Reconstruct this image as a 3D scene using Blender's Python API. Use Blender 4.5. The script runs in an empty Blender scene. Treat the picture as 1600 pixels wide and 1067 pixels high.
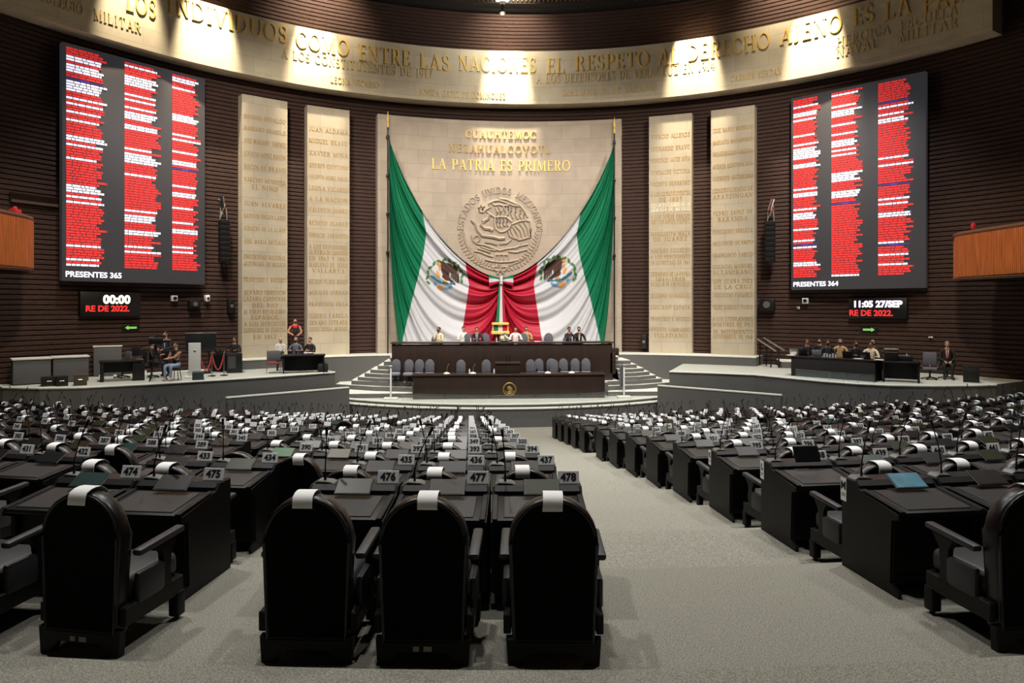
import bpy, bmesh, math, random
from math import sin, cos, pi, radians, sqrt, atan2, hypot
from mathutils import Vector, Matrix
from mathutils.bvhtree import BVHTree
random.seed(7)
C = bpy.context.scene.collection
SC = bpy.context.scene
# ---------------------------------------------------------------- camera, world, lights, exposure
CAM = Vector((-1.85, 0.0, 4.86)); PSI = radians(3.59); FPX = 1067.0; HOR = 480.0
cd = bpy.data.cameras.new('camera'); cd.lens = 24.0; cd.sensor_width = 36.0; cd.clip_end = 200
cd.shift_y = -(533.5 - HOR) / 1600.0
co = bpy.data.objects.new('camera', cd); C.objects.link(co)
co.location = CAM; co.rotation_euler = (radians(90), 0, -PSI); SC.camera = co
SC.view_settings.view_transform = 'Standard'; SC.view_settings.look = 'None'
SC.view_settings.gamma = 1.0; SC.view_settings.use_curve_mapping = False
SC.view_settings.exposure = 0.0
W = bpy.data.worlds.new('world'); SC.world = W; W.use_nodes = True
W.node_tree.nodes['Background'].inputs[0].default_value = (0.9, 0.95, 1.0, 1)
W.node_tree.nodes['Background'].inputs[1].default_value = 0.004
YW, RW = 14.7, 21.7            # centre and radius of the round brick wall
def lamp(name, kind, loc, tgt, power, color=(1, 1, 1), size=0.5, angle=60, blend=0.5):
    l = bpy.data.lights.new(name, kind); l.energy = power; l.color = color
    if kind == 'AREA': l.shape = 'DISK'; l.size = size
    if kind == 'SPOT': l.spot_size = radians(angle); l.spot_blend = blend; l.shadow_soft_size = size
    o = bpy.data.objects.new(name, l); C.objects.link(o); o.location = loc
    o.rotation_euler = (Vector(tgt) - Vector(loc)).to_track_quat('-Z', 'Y').to_euler()
    return o
WARM = (1.0, 0.83, 0.6); NEUT = (1.0, 0.97, 0.92); COOL = (0.93, 0.97, 1.0)
# ceiling downlights over the seats
for (x, y, p) in ((-9, 9, 1500), (-2.5, 5, 950), (5, 8, 1300), (11, 10, 1000), (-10, 17, 1700), (-3, 16, 2100), (3, 17, 2500), (10, 17, 1700), (0, 25, 2600)):
    lamp('ceiling_downlight', 'SPOT', (x, y, 19.8), (x, y, 0), p * 2.7, NEUT, 0.35, 88, 0.7)
# stage floods aimed at the stone panels, flags and desks
for (x, tx, p) in ((-10, -9, 9000), (-4, -2, 9000), (4, 2, 9000), (10, 9, 9000)):
    lamp('stage_flood', 'SPOT', (x, 19, 19.0), (tx * 1.1, 34.5, 6.5), p * 1.0, (1, 0.9, 0.77), 0.5, 66, 0.8)
for (x, tx) in ((-3, -1.0), (3, 1.0)):
    lamp('flag_flood', 'SPOT', (x, 22, 19.5), (tx * 2, 35.5, 7.0), 800, COOL, 0.4, 44, 0.6)
for sx in (-1, 1):   # unseen fill lights added to brighten the side stages and balconies
    lamp('stage_fill_light', 'SPOT', (sx * 12.5, 24, 19.5), (sx * 13.2, 28.5, 2), 5200, NEUT, 0.3, 70, 0.8)
    lamp('balcony_fill_light', 'SPOT', (sx * 6, 12, 19.5), (sx * 16.4, 23, 6.8), 8000, WARM, 0.3, 30, 0.8)
# ---------------------------------------------------------------- helpers
RIGHT = Vector((cos(PSI), -sin(PSI), 0)); FWD = Vector((sin(PSI), cos(PSI), 0)); UP = Vector((0, 0, 1))
def ray(px, py): return RIGHT * ((px - 800) / FPX) + FWD + UP * ((HOR - py) / FPX)
def at(px, py, Z): return CAM + ray(px, py) * Z
def onz(px, py, z): d = ray(px, py); return CAM + d * ((z - CAM.z) / d.z)
def ony(px, py, y): d = ray(px, py); return CAM + d * ((y - CAM.y) / d.y)
def oncyl(px, py, R):
    d = ray(px, py); ox, oy = CAM.x, CAM.y - YW
    a = d.x * d.x + d.y * d.y; b = ox * d.x + oy * d.y; c = ox * ox + oy * oy - R * R
    return CAM + d * ((-b + sqrt(b * b - a * c)) / a)
def phi_of(p): return atan2(p.x, p.y - YW)
def cyl(phi, R, z): return Vector((R * sin(phi), YW + R * cos(phi), z))
def topx(p):
    v = Vector(p) - CAM; Z = v.dot(FWD)
    return (800 + FPX * v.dot(RIGHT) / Z, HOR - FPX * v.z / Z, Z)
for (px_, pw) in ((190, 7000), (312, 15000), (486, 12500), (790, 15500), (1088, 15000), (1282, 15000)):   # spotlights over the frieze
    ph = phi_of(oncyl(px_, 80, RW))
    lamp('frieze_spot', 'SPOT', cyl(ph, RW - 2.3, 21.2), cyl(ph, RW - .9, 17.1), pw, WARM, .1, 34, .7)
for (px_, pw) in ((500, 2400), (800, 1500), (1240, 2400)):   # unseen fill lights added to brighten the brick above the frieze
    ph = phi_of(oncyl(px_, 80, RW))
    lamp('upper_wall_fill', 'SPOT', cyl(ph, RW - 2.6, 21.3), cyl(ph, RW, 19.3), pw, WARM, .3, 95, 1.0)
def lin(c): return tuple((x / 12.92 if x <= 0.04045 else ((x + 0.055) / 1.055) ** 2.4) for x in (v / 255.0 for v in c))
MATS = {}
def mat(name, rgb, rough=0.6, metal=0.0, emit=0.0, speck=None, bump=None, coat=0.0, alpha=None, spec=None, stretch=None, ecol=None):
    if name in MATS: return MATS[name]
    m = bpy.data.materials.new(name); m.use_nodes = True; nt = m.node_tree; b = nt.nodes['Principled BSDF']
    col = lin(rgb) + (1,)
    b.inputs['Base Color'].default_value = col; b.inputs['Roughness'].default_value = rough; b.inputs['Metallic'].default_value = metal
    if spec is not None: b.inputs['Specular IOR Level'].default_value = spec
    if coat: b.inputs['Coat Weight'].default_value = coat; b.inputs['Coat Roughness'].default_value = 0.12
    if emit:
        b.inputs['Emission Color'].default_value = lin(ecol or rgb) + (1,); b.inputs['Emission Strength'].default_value = emit
    if speck or bump:
        tc = nt.nodes.new('ShaderNodeTexCoord'); mp = nt.nodes.new('ShaderNodeMapping')
        nt.links.new(tc.outputs['Object'], mp.inputs['Vector'])
        if stretch: mp.inputs['Scale'].default_value = stretch
        nz = nt.nodes.new('ShaderNodeTexNoise'); nt.links.new(mp.outputs[0], nz.inputs['Vector'])
        nz.inputs['Scale'].default_value = (speck or bump)[0]; nz.inputs['Detail'].default_value = 6
        if speck:
            rp = nt.nodes.new('ShaderNodeValToRGB'); k = speck[1]
            rp.color_ramp.elements[0].position = 0.3; rp.color_ramp.elements[1].position = 0.7
            rp.color_ramp.elements[0].color = tuple(max(0, c * (1 - k)) for c in col[:3]) + (1,)
            rp.color_ramp.elements[1].color = tuple(min(1, c * (1 + k)) for c in col[:3]) + (1,)
            nt.links.new(nz.outputs[0], rp.inputs[0]); nt.links.new(rp.outputs[0], b.inputs['Base Color'])
        if bump:
            bp = nt.nodes.new('ShaderNodeBump'); bp.inputs['Strength'].default_value = bump[1]; bp.inputs['Distance'].default_value = bump[2]
            nt.links.new(nz.outputs[0], bp.inputs['Height']); nt.links.new(bp.outputs[0], b.inputs['Normal'])
    if alpha is not None:
        b.inputs['Alpha'].default_value = alpha
    MATS[name] = m; return m
def stone(name, rgb, sx, sz, var=0.06, mortar=0.75):
    m = bpy.data.materials.new(name); m.use_nodes = True; nt = m.node_tree; b = nt.nodes['Principled BSDF']
    uv = nt.nodes.new('ShaderNodeUVMap'); br = nt.nodes.new('ShaderNodeTexBrick')
    nt.links.new(uv.outputs[0], br.inputs['Vector'])
    c = lin(rgb)
    br.inputs['Color1'].default_value = tuple(x * (1 - var) for x in c) + (1,)
    br.inputs['Color2'].default_value = tuple(x * (1 + var) for x in c) + (1,)
    br.inputs['Mortar'].default_value = tuple(x * mortar for x in c) + (1,)
    br.inputs['Scale'].default_value = 1.0; br.inputs['Brick Width'].default_value = sx; br.inputs['Row Height'].default_value = sz
    br.inputs['Mortar Size'].default_value = 0.012; br.inputs['Mortar Smooth'].default_value = 0.3
    nz = nt.nodes.new('ShaderNodeTexNoise'); nz.inputs['Scale'].default_value = 1.3; nz.inputs['Detail'].default_value = 8
    nt.links.new(uv.outputs[0], nz.inputs['Vector'])
    mx = nt.nodes.new('ShaderNodeMix'); mx.data_type = 'RGBA'; mx.blend_type = 'MULTIPLY'; mx.inputs[0].default_value = 0.35
    nt.links.new(br.outputs[0], mx.inputs[6]); nt.links.new(nz.outputs[0], mx.inputs[7])
    nt.links.new(mx.outputs[2], b.inputs['Base Color']); b.inputs['Roughness'].default_value = 0.75
    MATS[name] = m; return m
def setp(o, label=None, cat=None, group=None, kind=None):
    if label: o['label'] = label
    if cat: o['category'] = cat
    if group: o['group'] = group
    if kind: o['kind'] = kind
    return o
def empty(name, loc, rz=0.0, label=None, cat=None, group=None):
    o = bpy.data.objects.new(name, None); C.objects.link(o); o.location = loc; o.rotation_euler = (0, 0, rz)
    o.empty_display_size = 0.1
    return setp(o, label, cat, group)
class MB:
    def __init__(s): s.b = bmesh.new(); s.uv = None; s.mi = 0
    def f(s, vs):
        try:
            fc = s.b.faces.new(vs); fc.material_index = s.mi; return fc
        except ValueError: return None
    def v(s, p): return s.b.verts.new(p)
    def box(s, c, d, M=None, bev=0.0, seg=2):
        x, y, z = (k / 2 for k in d); c = Vector(c)
        ps = [Vector((sx * x, sy * y, sz * z)) for sx in (-1, 1) for sy in (-1, 1) for sz in (-1, 1)]
        vs = [s.v(c + (M @ p if M else p)) for p in ps]
        fs = [s.f([vs[i] for i in q]) for q in ((0, 1, 3, 2), (4, 6, 7, 5), (0, 4, 5, 1), (2, 3, 7, 6), (0, 2, 6, 4), (1, 5, 7, 3))]
        if bev:
            es = list({e for f in fs for e in f.edges})
            r = bmesh.ops.bevel(s.b, geom=es, offset=bev, segments=seg, affect='EDGES', profile=0.5)
            for f in r['faces']: f.material_index = s.mi
        return s
    def prism(s, pts, d, ax='y', bev=0.0, seg=2):
        """pts 2D outline; extruded along axis ax between d[0] and d[1]"""
        def mk(p, t):
            return {'y': (p[0], t, p[1]), 'x': (t, p[0], p[1]), 'z': (p[0], p[1], t)}[ax]
        a = [s.v(mk(p, d[0])) for p in pts]; b = [s.v(mk(p, d[1])) for p in pts]
        fs = [s.f(a), s.f(b[::-1])]; n = len(pts)
        fs += [s.f([a[i], b[i], b[(i + 1) % n], a[(i + 1) % n]]) for i in range(n)]
        if bev:
            es = list({e for f in fs[:2] if f for e in f.edges})
            r = bmesh.ops.bevel(s.b, geom=es, offset=bev, segments=seg, affect='EDGES', profile=0.5)
            for f in r['faces']: f.material_index = s.mi
        return s
    def tube(s, pts, r, n=6, cap=True):
        pts = [Vector(p) for p in pts]; rings = []
        for i, p in enumerate(pts):
            t = (pts[min(i + 1, len(pts) - 1)] - pts[max(i - 1, 0)]).normalized()
            u = t.cross(Vector((0, 0, 1)))
            if u.length < 1e-3: u = t.cross(Vector((0, 1, 0)))
            u.normalize(); w = t.cross(u); rr = r[i] if isinstance(r, (list, tuple)) else r
            rings.append([s.v(p + (u * cos(2 * pi * k / n) + w * sin(2 * pi * k / n)) * rr) for k in range(n)])
        for a, b in zip(rings, rings[1:]):
            for k in range(n): s.f([a[k], a[(k + 1) % n], b[(k + 1) % n], b[k]])
        if cap: s.f(rings[0][::-1]); s.f(rings[-1])
        return s
    def lathe(s, prof, c=(0, 0, 0), n=24):
        c = Vector(c); rings = [[s.v(c + Vector((r * cos(2 * pi * k / n), r * sin(2 * pi * k / n), z))) for k in range(n)] for r, z in prof]
        for a, b in zip(rings, rings[1:]):
            for k in range(n): s.f([a[k], a[(k + 1) % n], b[(k + 1) % n], b[k]])
        s.f(rings[0][::-1]); s.f(rings[-1]); return s
    def ball(s, c, r, sc=(1, 1, 1), n=8):
        M = Matrix.Translation(Vector(c)) @ Matrix.Diagonal(Vector((sc[0], sc[1], sc[2], 1)))
        fs = bmesh.ops.create_uvsphere(s.b, u_segments=n, v_segments=max(4, n // 2 + 1), radius=r, matrix=M)
        for v in fs['verts']:
            for f in v.link_faces: f.material_index = s.mi
        return s
    def poly3(s, pts, nrm, t):
        """thin solid from a 3D outline, thickness t along nrm"""
        a = [s.v(Vector(p)) for p in pts]; b = [s.v(Vector(p) + Vector(nrm) * t) for p in pts]; n = len(pts)
        s.f(a[::-1]); s.f(b)
        for i in range(n): s.f([a[i], a[(i + 1) % n], b[(i + 1) % n], b[i]])
        return s
    def arcslab(s, p0, p1, r0, r1, z0, z1, n):
        uvl = s.b.loops.layers.uv.verify(); R = []
        for i in range(n + 1):
            p = p0 + (p1 - p0) * i / n
            R.append([s.v(cyl(p, r, z)) for r, z in ((r0, z0), (r1, z0), (r1, z1), (r0, z1))] + [p])
        for a, b in zip(R, R[1:]):
            for k in range(4):
                f = s.f([a[k], a[(k + 1) % 4], b[(k + 1) % 4], b[k]])
                if f:
                    for l in f.loops:
                        q = l.vert.co; ph = atan2(q.x, q.y - YW)
                        l[uvl].uv = (ph * r0 + (100 if k in (0, 2) else 0), q.z)
        for e in (R[0], R[-1]):
            f = s.f(e[:4])
            if f:
                for l in f.loops: l[uvl].uv = (hypot(l.vert.co.x, l.vert.co.y - YW), l.vert.co.z)
        return s
    def mesh(s, name, mats, smooth=35):
        bmesh.ops.recalc_face_normals(s.b, faces=s.b.faces)
        me = bpy.data.meshes.new(name); s.b.to_mesh(me); s.b.free()
        for m in (mats if isinstance(mats, (list, tuple)) else [mats]): me.materials.append(m)
        if smooth:
            me.shade_smooth(); me.set_sharp_from_angle(angle=radians(smooth))
        return me
    def build(s, name, mats, parent=None, smooth=35, loc=None):
        o = bpy.data.objects.new(name, s.mesh(name, mats, smooth)); C.objects.link(o)
        if parent: o.parent = parent
        if loc is not None: o.location = loc
        return o
def copy_tree(o, parent=None, mats=None):
    c = o.copy(); C.objects.link(c)
    if parent: c.parent = parent
    for ch in list(o.children): copy_tree(ch, c)
    return c
# ---------------------------------------------------------------- Roman capitals drawn from strokes
T_, t_ = 0.15, 0.065
def _l(x0, y0, x1, y1, w):
    dx, dy = x1 - x0, y1 - y0; L = hypot(dx, dy)
    if abs(dy) > abs(dx) * 0.5: ox, oy = w / 2, 0     # cut level at the ends
    else: ox, oy = -dy / L * w / 2, dx / L * w / 2
    return [[(x0 - ox, y0 - oy), (x0 + ox, y0 + oy), (x1 + ox, y1 + oy), (x1 - ox, y1 - oy)]]
def _a(cx, cy, rx, ry, a0, a1, hi=T_, lo=t_):
    n = max(4, int(abs(a1 - a0) / 22)); out = []; pr = None
    for i in range(n + 1):
        a = radians(a0 + (a1 - a0) * i / n); w = lo + (hi - lo) * abs(cos(a))
        q = ((cx + (rx - w / 2) * cos(a), cy + (ry - w / 2 * 0.9) * sin(a)), (cx + (rx + w / 2) * cos(a), cy + (ry + w / 2 * 0.9) * sin(a)))
        if pr: out.append([pr[0], pr[1], q[1], q[0]])
        pr = q
    return out
def _s(x, y, h=0.14):
    y0 = y if y < 0.5 else y - 0.05
    return [[(x - h, y0), (x + h, y0), (x + h, y0 + 0.05), (x - h, y0 + 0.05)]]
def _v(x, w=T_): return _l(x, 0, x, 1, w) + _s(x, 0) + _s(x, 1)
def _tick(x, y0, y1): return _l(x, y0, x, y1, 0.05)
GL = {
 'A': (.86, _l(.13, 0, .43, 1, t_) + _l(.43, 1, .74, 0, T_) + _l(.24, .33, .62, .33, t_) + _s(.13, 0) + _s(.74, 0)),
 'B': (.72, _v(.18) + _l(.18, .975, .36, .975, .05) + _l(.18, .53, .36, .53, .05) + _l(.18, .025, .36, .025, .05) + _a(.36, .755, .2, .225, -90, 90) + _a(.36, .28, .25, .255, -90, 90)),
 'C': (.84, _a(.47, .5, .37, .48, 42, 318) + _tick(.76, .68, .97) + _tick(.76, .1, .25)),
 'D': (.88, _v(.18) + _l(.18, .975, .36, .975, .05) + _l(.18, .025, .36, .025, .05) + _a(.36, .5, .4, .475, -90, 90)),
 'E': (.7, _v(.18) + _l(.18, .975, .6, .975, .05) + _l(.18, .52, .5, .52, .05) + _l(.18, .025, .63, .025, .05) + _tick(.59, .8, 1) + _tick(.5, .42, .62) + _tick(.62, 0, .22)),
 'F': (.66, _v(.18) + _l(.18, .975, .6, .975, .05) + _l(.18, .52, .5, .52, .05) + _tick(.59, .8, 1) + _tick(.5, .42, .62)),
 'G': (.88, _a(.47, .5, .37, .48, 42, 318) + _tick(.76, .68, .97) + _l(.74, .06, .74, .42, T_ * .9) + _s(.72, .42, .15)),
 'H': (.9, _v(.18) + _v(.72) + _l(.18, .52, .72, .52, t_)),
 'I': (.38, _v(.19)), 'J': (.5, _l(.3, .15, .3, 1, T_) + _s(.3, 1) + _a(.14, .15, .16, .15, -120, 0)),
 'K': (.84, _v(.18) + _l(.24, .42, .66, 1, t_) + _l(.36, .58, .72, 0, T_) + _s(.66, 1) + _s(.72, 0)),
 'L': (.68, _v(.18) + _l(.18, .025, .62, .025, .05) + _tick(.61, 0, .25)),
 'M': (1.04, _l(.16, 0, .16, 1, t_) + _s(.16, 0) + _s(.12, 1, .1) + _l(.18, 1, .5, .05, T_) + _l(.5, .05, .84, 1, t_) + _l(.86, 0, .86, 1, T_) + _s(.86, 0) + _s(.88, 1, .1)),
 'N': (.9, _l(.17, 0, .17, 1, t_) + _s(.17, 0) + _s(.14, 1) + _l(.17, 1, .74, .02, T_) + _l(.74, 0, .74, 1, t_) + _s(.74, 1)),
 'O': (.92, _a(.46, .5, .38, .48, 0, 360)), 'P': (.7, _v(.18) + _l(.18, .975, .36, .975, .05) + _l(.18, .45, .36, .45, .05) + _a(.36, .71, .24, .265, -90, 90)),
 'Q': (.92, _a(.46, .5, .38, .48, 0, 360) + _l(.46, .2, .8, -.16, T_ * .8)),
 'R': (.8, _v(.18) + _l(.18, .975, .36, .975, .05) + _l(.18, .5, .36, .5, .05) + _a(.36, .735, .22, .24, -90, 90) + _l(.4, .5, .68, 0, T_) + _s(.7, 0, .1)),
 'S': (.62, _a(.31, .735, .19, .235, 35, 265, .11, .1) + _a(.31, .265, .21, .235, 90, -145, .13, .11) + _tick(.5, .72, .97) + _tick(.1, .05, .3)),
 'T': (.76, _v(.38) + _l(.06, .975, .7, .975, .05) + _tick(.07, .78, 1) + _tick(.69, .78, 1)),
 'U': (.88, _l(.18, .35, .18, 1, T_) + _s(.18, 1) + _l(.72, .35, .72, 1, t_) + _s(.72, 1) + _a(.45, .35, .27, .33, 180, 360)),
 'V': (.84, _l(.12, 1, .42, 0, T_) + _l(.42, 0, .74, 1, t_) + _s(.12, 1) + _s(.74, 1)),
 'X': (.82, _l(.12, 1, .7, 0, T_) + _l(.12, 0, .7, 1, t_) + _s(.12, 1) + _s(.7, 1) + _s(.12, 0) + _s(.7, 0)),
 'Y': (.82, _l(.12, 1, .42, .45, T_) + _l(.72, 1, .42, .45, t_) + _l(.42, 0, .42, .47, T_) + _s(.12, 1) + _s(.72, 1) + _s(.42, 0)),
 'Z': (.74, _l(.1, .975, .66, .975, .05) + _l(.62, .97, .14, .03, T_) + _l(.1, .025, .68, .025, .05) + _tick(.1, .78, 1) + _tick(.67, 0, .22)),
 '.': (.3, _l(.15, 0, .15, .14, T_)), '-': (.5, _l(.08, .45, .42, .45, .09)), ' ': (.46, []),
 '0': (.7, _a(.35, .5, .27, .48, 0, 360)), '1': (.46, _v(.23)), '2': (.66, _a(.32, .7, .22, .27, 170, -40) + _l(.47, .52, .1, .05, .1) + _l(.08, .05, .6, .05, .1)),
 '3': (.64, _a(.3, .74, .2, .23, 150, -90) + _a(.3, .27, .23, .25, 90, -150)), '4': (.7, _l(.46, 0, .46, 1, T_) + _l(.46, 1, .06, .3, t_) + _l(.06, .3, .64, .3, .07)),
 '5': (.64, _l(.16, .95, .56, .95, .09) + _l(.16, .95, .16, .55, t_) + _a(.3, .3, .24, .28, 120, -150)), '6': (.66, _a(.34, .3, .23, .27, 0, 360) + _a(.5, .4, .39, .55, 110, 190)),
 '7': (.62, _l(.06, .95, .58, .95, .1) + _l(.56, .95, .26, 0, T_)), '8': (.68, _a(.34, .74, .2, .23, 0, 360) + _a(.34, .27, .25, .26, 0, 360)), '9': (.66, _a(.32, .68, .22, .27, 0, 360) + _a(.16, .58, .39, .55, -70, 10)),
}
GL['Ñ'] = (GL['N'][0], GL['N'][1] + _l(.25, 1.14, .65, 1.14, .08))
def text_w(s, gap=0.06): return sum(GL[c][0] + gap for c in s) - gap
def letters(mb, s, place, depth, sc, gap=0.06, sx=1.0):
    """place(u, v, d) -> world point; u runs from -w/2 to w/2"""
    x = -text_w(s, gap) / 2
    for ch in s:
        w, polys = GL[ch]
        for q in polys:
            a = [mb.v(place((x + p[0]) * sc * sx, p[1] * sc, 0)) for p in q]; b = [mb.v(place((x + p[0]) * sc * sx, p[1] * sc, depth)) for p in q]
            mb.f(b); mb.f(a[::-1])
            for i in range(4): mb.f([a[i], a[(i + 1) % 4], b[(i + 1) % 4], b[i]])
        x += w + gap
def cyl_place(phi0, z0, R):
    return lambda u, v, d: cyl(phi0 + u / R, R - d, z0 + v)
def sans(body, size, bold=0.0, extrude=0.004, align='CENTER'):
    cu = bpy.data.curves.new('t', 'FONT'); cu.body = body; cu.size = size; cu.align_x = align; cu.align_y = 'CENTER'
    cu.offset = bold; cu.extrude = extrude; cu.resolution_u = 3
    o = bpy.data.objects.new('t', cu); C.objects.link(o); dg = bpy.context.evaluated_depsgraph_get(); dg.update()
    me = bpy.data.meshes.new_from_object(o.evaluated_get(dg)); bpy.data.objects.remove(o); bpy.data.curves.remove(cu)
    me.materials.clear(); return me
def sans_obj(name, body, size, material, parent, M, bold=0.0, extrude=0.004, align='CENTER'):
    me = sans(body, size, bold, extrude, align); me.materials.append(material)
    o = bpy.data.objects.new(name, me); C.objects.link(o); o.parent = parent; o.matrix_local = M; return o
# ---------------------------------------------------------------- materials
M_brick = mat('brick_brown', (60, 38, 30), 0.75, speck=(7, 0.45), bump=(30, 0.6, 0.02), stretch=(1, 1, 5))
M_carpet = mat('carpet_grey', (134, 132, 122), 0.95, speck=(110, 0.5), bump=(240, 0.5, 0.006), spec=0.1)
M_dcarpet = mat('carpet_charcoal', (98, 98, 97), 0.95, speck=(60, 0.18), spec=0.1)
M_stagefloor = mat('stage_floor_grey', (172, 176, 168), 0.8, speck=(40, 0.1))
M_lip = mat('pale_stone_lip', (208, 210, 202), 0.7)
M_gold = mat('gold_letters', (236, 198, 108), 0.5, 0.1)
M_gold2 = mat('gold_letters_matte', (172, 140, 74), 0.55, 0.3)
M_gold3 = mat('gold_letters_small', (222, 196, 134), 0.55, 0.1)
M_white_l = mat('white_letters', (246, 240, 220), 0.5)
M_wood = mat('dark_wood', (43, 30, 25), 0.42, speck=(5, 0.25), stretch=(1, 1, 0.12))
M_orange = mat('orange_wood_slats', (176, 98, 46), 0.5, speck=(9, 0.3), stretch=(3, 3, 0.1))
M_black = mat('black_lacquer', (11, 10, 10), 0.48, spec=.25)
M_leather = mat('black_leather', (17, 16, 17), 0.33, bump=(90, 0.12, 0.004))
M_gleather = mat('grey_black_leather', (42, 42, 45), 0.5, bump=(90, 0.15, 0.004))
M_fabric = mat('black_upholstery', (9, 9, 9), 0.9, spec=0.15)
M_inset = mat('desk_leather_inset', (24, 23, 22), 0.5, bump=(60, 0.1, 0.003))
M_paper = mat('white_paper', (240, 240, 238), 0.8, bump=(14, 0.15, 0.01))
M_plate = mat('number_plate_white', (234, 235, 235), 0.5)
M_ink = mat('black_ink', (16, 16, 18), 0.7)
M_silver = mat('silver_metal', (190, 190, 186), 0.35, 0.9)
M_micbase = mat('microphone_base_grey', (104, 106, 104), 0.5, 0.4)
M_chrome = mat('chrome', (215, 215, 215), 0.15, 1.0)
M_dark = mat('black_plastic', (14, 14, 15), 0.45)
M_grey = mat('grey_fabric', (86, 86, 89), 0.8, speck=(30, 0.12))
M_steel = mat('slate_grey_upholstery', (88, 90, 99), 0.7)
M_panel_led = mat('screen_black', (52, 50, 53), 0.55, emit=0.09, ecol=(140, 138, 145))
M_red_led = mat('led_red', (225, 35, 35), 0.6, emit=0.66, ecol=(236, 58, 56))
M_white_led = mat('led_white', (240, 240, 250), 0.6, emit=1.1, ecol=(232, 228, 250))
M_purple_led = mat('led_purple', (70, 50, 150), 0.6, emit=0.5, ecol=(90, 70, 170))
M_clock_led = mat('led_clock', (250, 250, 220), 0.6, emit=1.6, ecol=(250, 250, 214))
M_green_led = mat('led_green', (120, 190, 90), 0.6, emit=0.6, ecol=(125, 185, 95))
M_glass = mat('clear_glass', (190, 205, 200), 0.05, alpha=0.08)
M_green = mat('flag_green', (12, 112, 78), 0.55, spec=0.3)
M_white = mat('flag_white', (192, 193, 200), 0.6, spec=0.3)
M_red = mat('flag_red', (166, 22, 50), 0.5, spec=0.3)
M_skin = mat('skin_light', (196, 146, 118), 0.55); M_skin2 = mat('skin_tan', (160, 112, 84), 0.55)
M_hair = mat('hair_black', (22, 18, 16), 0.6); M_hairb = mat('hair_brown', (58, 38, 26), 0.6); M_hairg = mat('hair_grey', (130, 126, 122), 0.6)
M_suit = mat('suit_navy', (30, 32, 44), 0.75); M_blk = mat('cloth_black', (20, 20, 22), 0.8); M_shirt = mat('cloth_white', (222, 222, 220), 0.8)
M_tan = mat('cloth_tan', (176, 150, 104), 0.8); M_redc = mat('cloth_red', (206, 34, 40), 0.7); M_jean = mat('denim_pale', (140, 156, 186), 0.8)
M_cream = mat('cloth_cream', (214, 204, 178), 0.8); M_jacket = mat('cloth_pale_grey', (196, 198, 192), 0.8); M_ggrey = mat('cloth_slate', (84, 90, 102), 0.8)
# ---------------------------------------------------------------- rows of the chamber
RC = 25.0
LET = 'MLKJIHGFEDCBA'
def row_y(r): return 5.46 + 1.58 * r + (0.95 if r > 7 else 0)
def row_z(r): return 2.71 - 0.215 * (r if r <= 7 else r + 0.6)
def sag(x): return RC - sqrt(max(0.0, RC * RC - x * x))
def structure(o): o['kind'] = 'structure'; return o
# floor: one carpeted tier per row of seats
mb = MB(); NX = 72
def tier_edge(y):
    out = []
    for i in range(NX + 1):
        x = -21.3 + 42.6 * i / NX; yy = (y + sag(x)) if y is not None else 99
        hw = sqrt(max(0.0, 21.62 ** 2 - x * x)); out.append((x, min(max(yy, YW - hw), YW + hw)))
    return out
lv = [(-9.0, 3.14), (2.1, 2.925), (3.58, row_z(0))]
for r in range(12):
    lv.append((row_y(r) + 0.08, row_z(r + 1) if r != 7 else row_z(7) - 0.13))
    if r == 7: lv.append((row_y(8) - 1.5, row_z(8)))
lv.append((None, 0.0))
for (ya, z), (yb, zb) in zip(lv, lv[1:]):
    A, B = tier_edge(ya), tier_edge(yb)
    va = [mb.v((p[0], p[1], z)) for p in A]; vb = [mb.v((p[0], p[1], z)) for p in B]
    for i in range(NX):
        if A[i][1] < B[i][1] - 1e-6 or A[i + 1][1] < B[i + 1][1] - 1e-6: mb.f([va[i], va[i + 1], vb[i + 1], vb[i]])
    if yb is not None:
        vc = [mb.v((p[0], p[1], zb)) for p in B]
        for i in range(NX): mb.f([vb[i], vb[i + 1], vc[i + 1], vc[i]])
structure(mb.build('floor', M_carpet, smooth=0))
# brick wall: corrugated courses
mb = MB(); NW = 150; CH = 0.19; prof = []
z = 0.0
while z < 20.5:
    prof += [(RW - 0.0, z), (RW - 0.055, z + 0.035), (RW - 0.06, z + 0.15), (RW - 0.005, z + CH - 0.012)]; z += CH
ring = []
for r, zz in prof: ring.append([mb.v(cyl(radians(-100 + 200 * i / NW), r, zz)) for i in range(NW + 1)])
for a, b in zip(ring, ring[1:]):
    for i in range(NW): mb.f([a[i], a[i + 1], b[i + 1], b[i]])
structure(mb.build('wall_front', M_brick, smooth=0))
mb = MB()
pr = [[mb.v(cyl(radians(100 + 160 * i / 40), RW, zz)) for i in range(41)] for zz in (0, 20.7)]
for i in range(40): mb.f([pr[0][i], pr[0][i + 1], pr[1][i + 1], pr[1][i]])
structure(mb.build('wall_back', M_brick, smooth=0))
# ceiling: dark ring with slats behind it
mb = MB(); n = 96
rr = [(RW + .1, 20.6), (RW - 0.35, 20.6), (RW - 0.35, 20.72), (RW - 0.8, 20.72), (RW - 0.8, 24.5), (0.05, 24.5)]
rg = [[mb.v(cyl(2 * pi * i / n, r, z)) for i in range(n)] for r, z in rr]
for a, b in zip(rg, rg[1:]):
    for i in range(n): mb.f([a[i], a[(i + 1) % n], b[(i + 1) % n], b[i]])
ce = structure(mb.build('ceiling', mat('ceiling_black', (22, 18, 16), 0.8), smooth=0))
mb = MB()
for i in range(-70, 71):
    p = cyl(radians(i * 0.62), RW - .88, 22.3)
    mb.box(p, (0.07, 0.12, 3.0), Matrix.Rotation(-radians(i * 0.62), 3, 'Z'))
sl = mb.build('slats', mat('ceiling_slats', (96, 70, 44), 0.6), ce, smooth=0)
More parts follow.
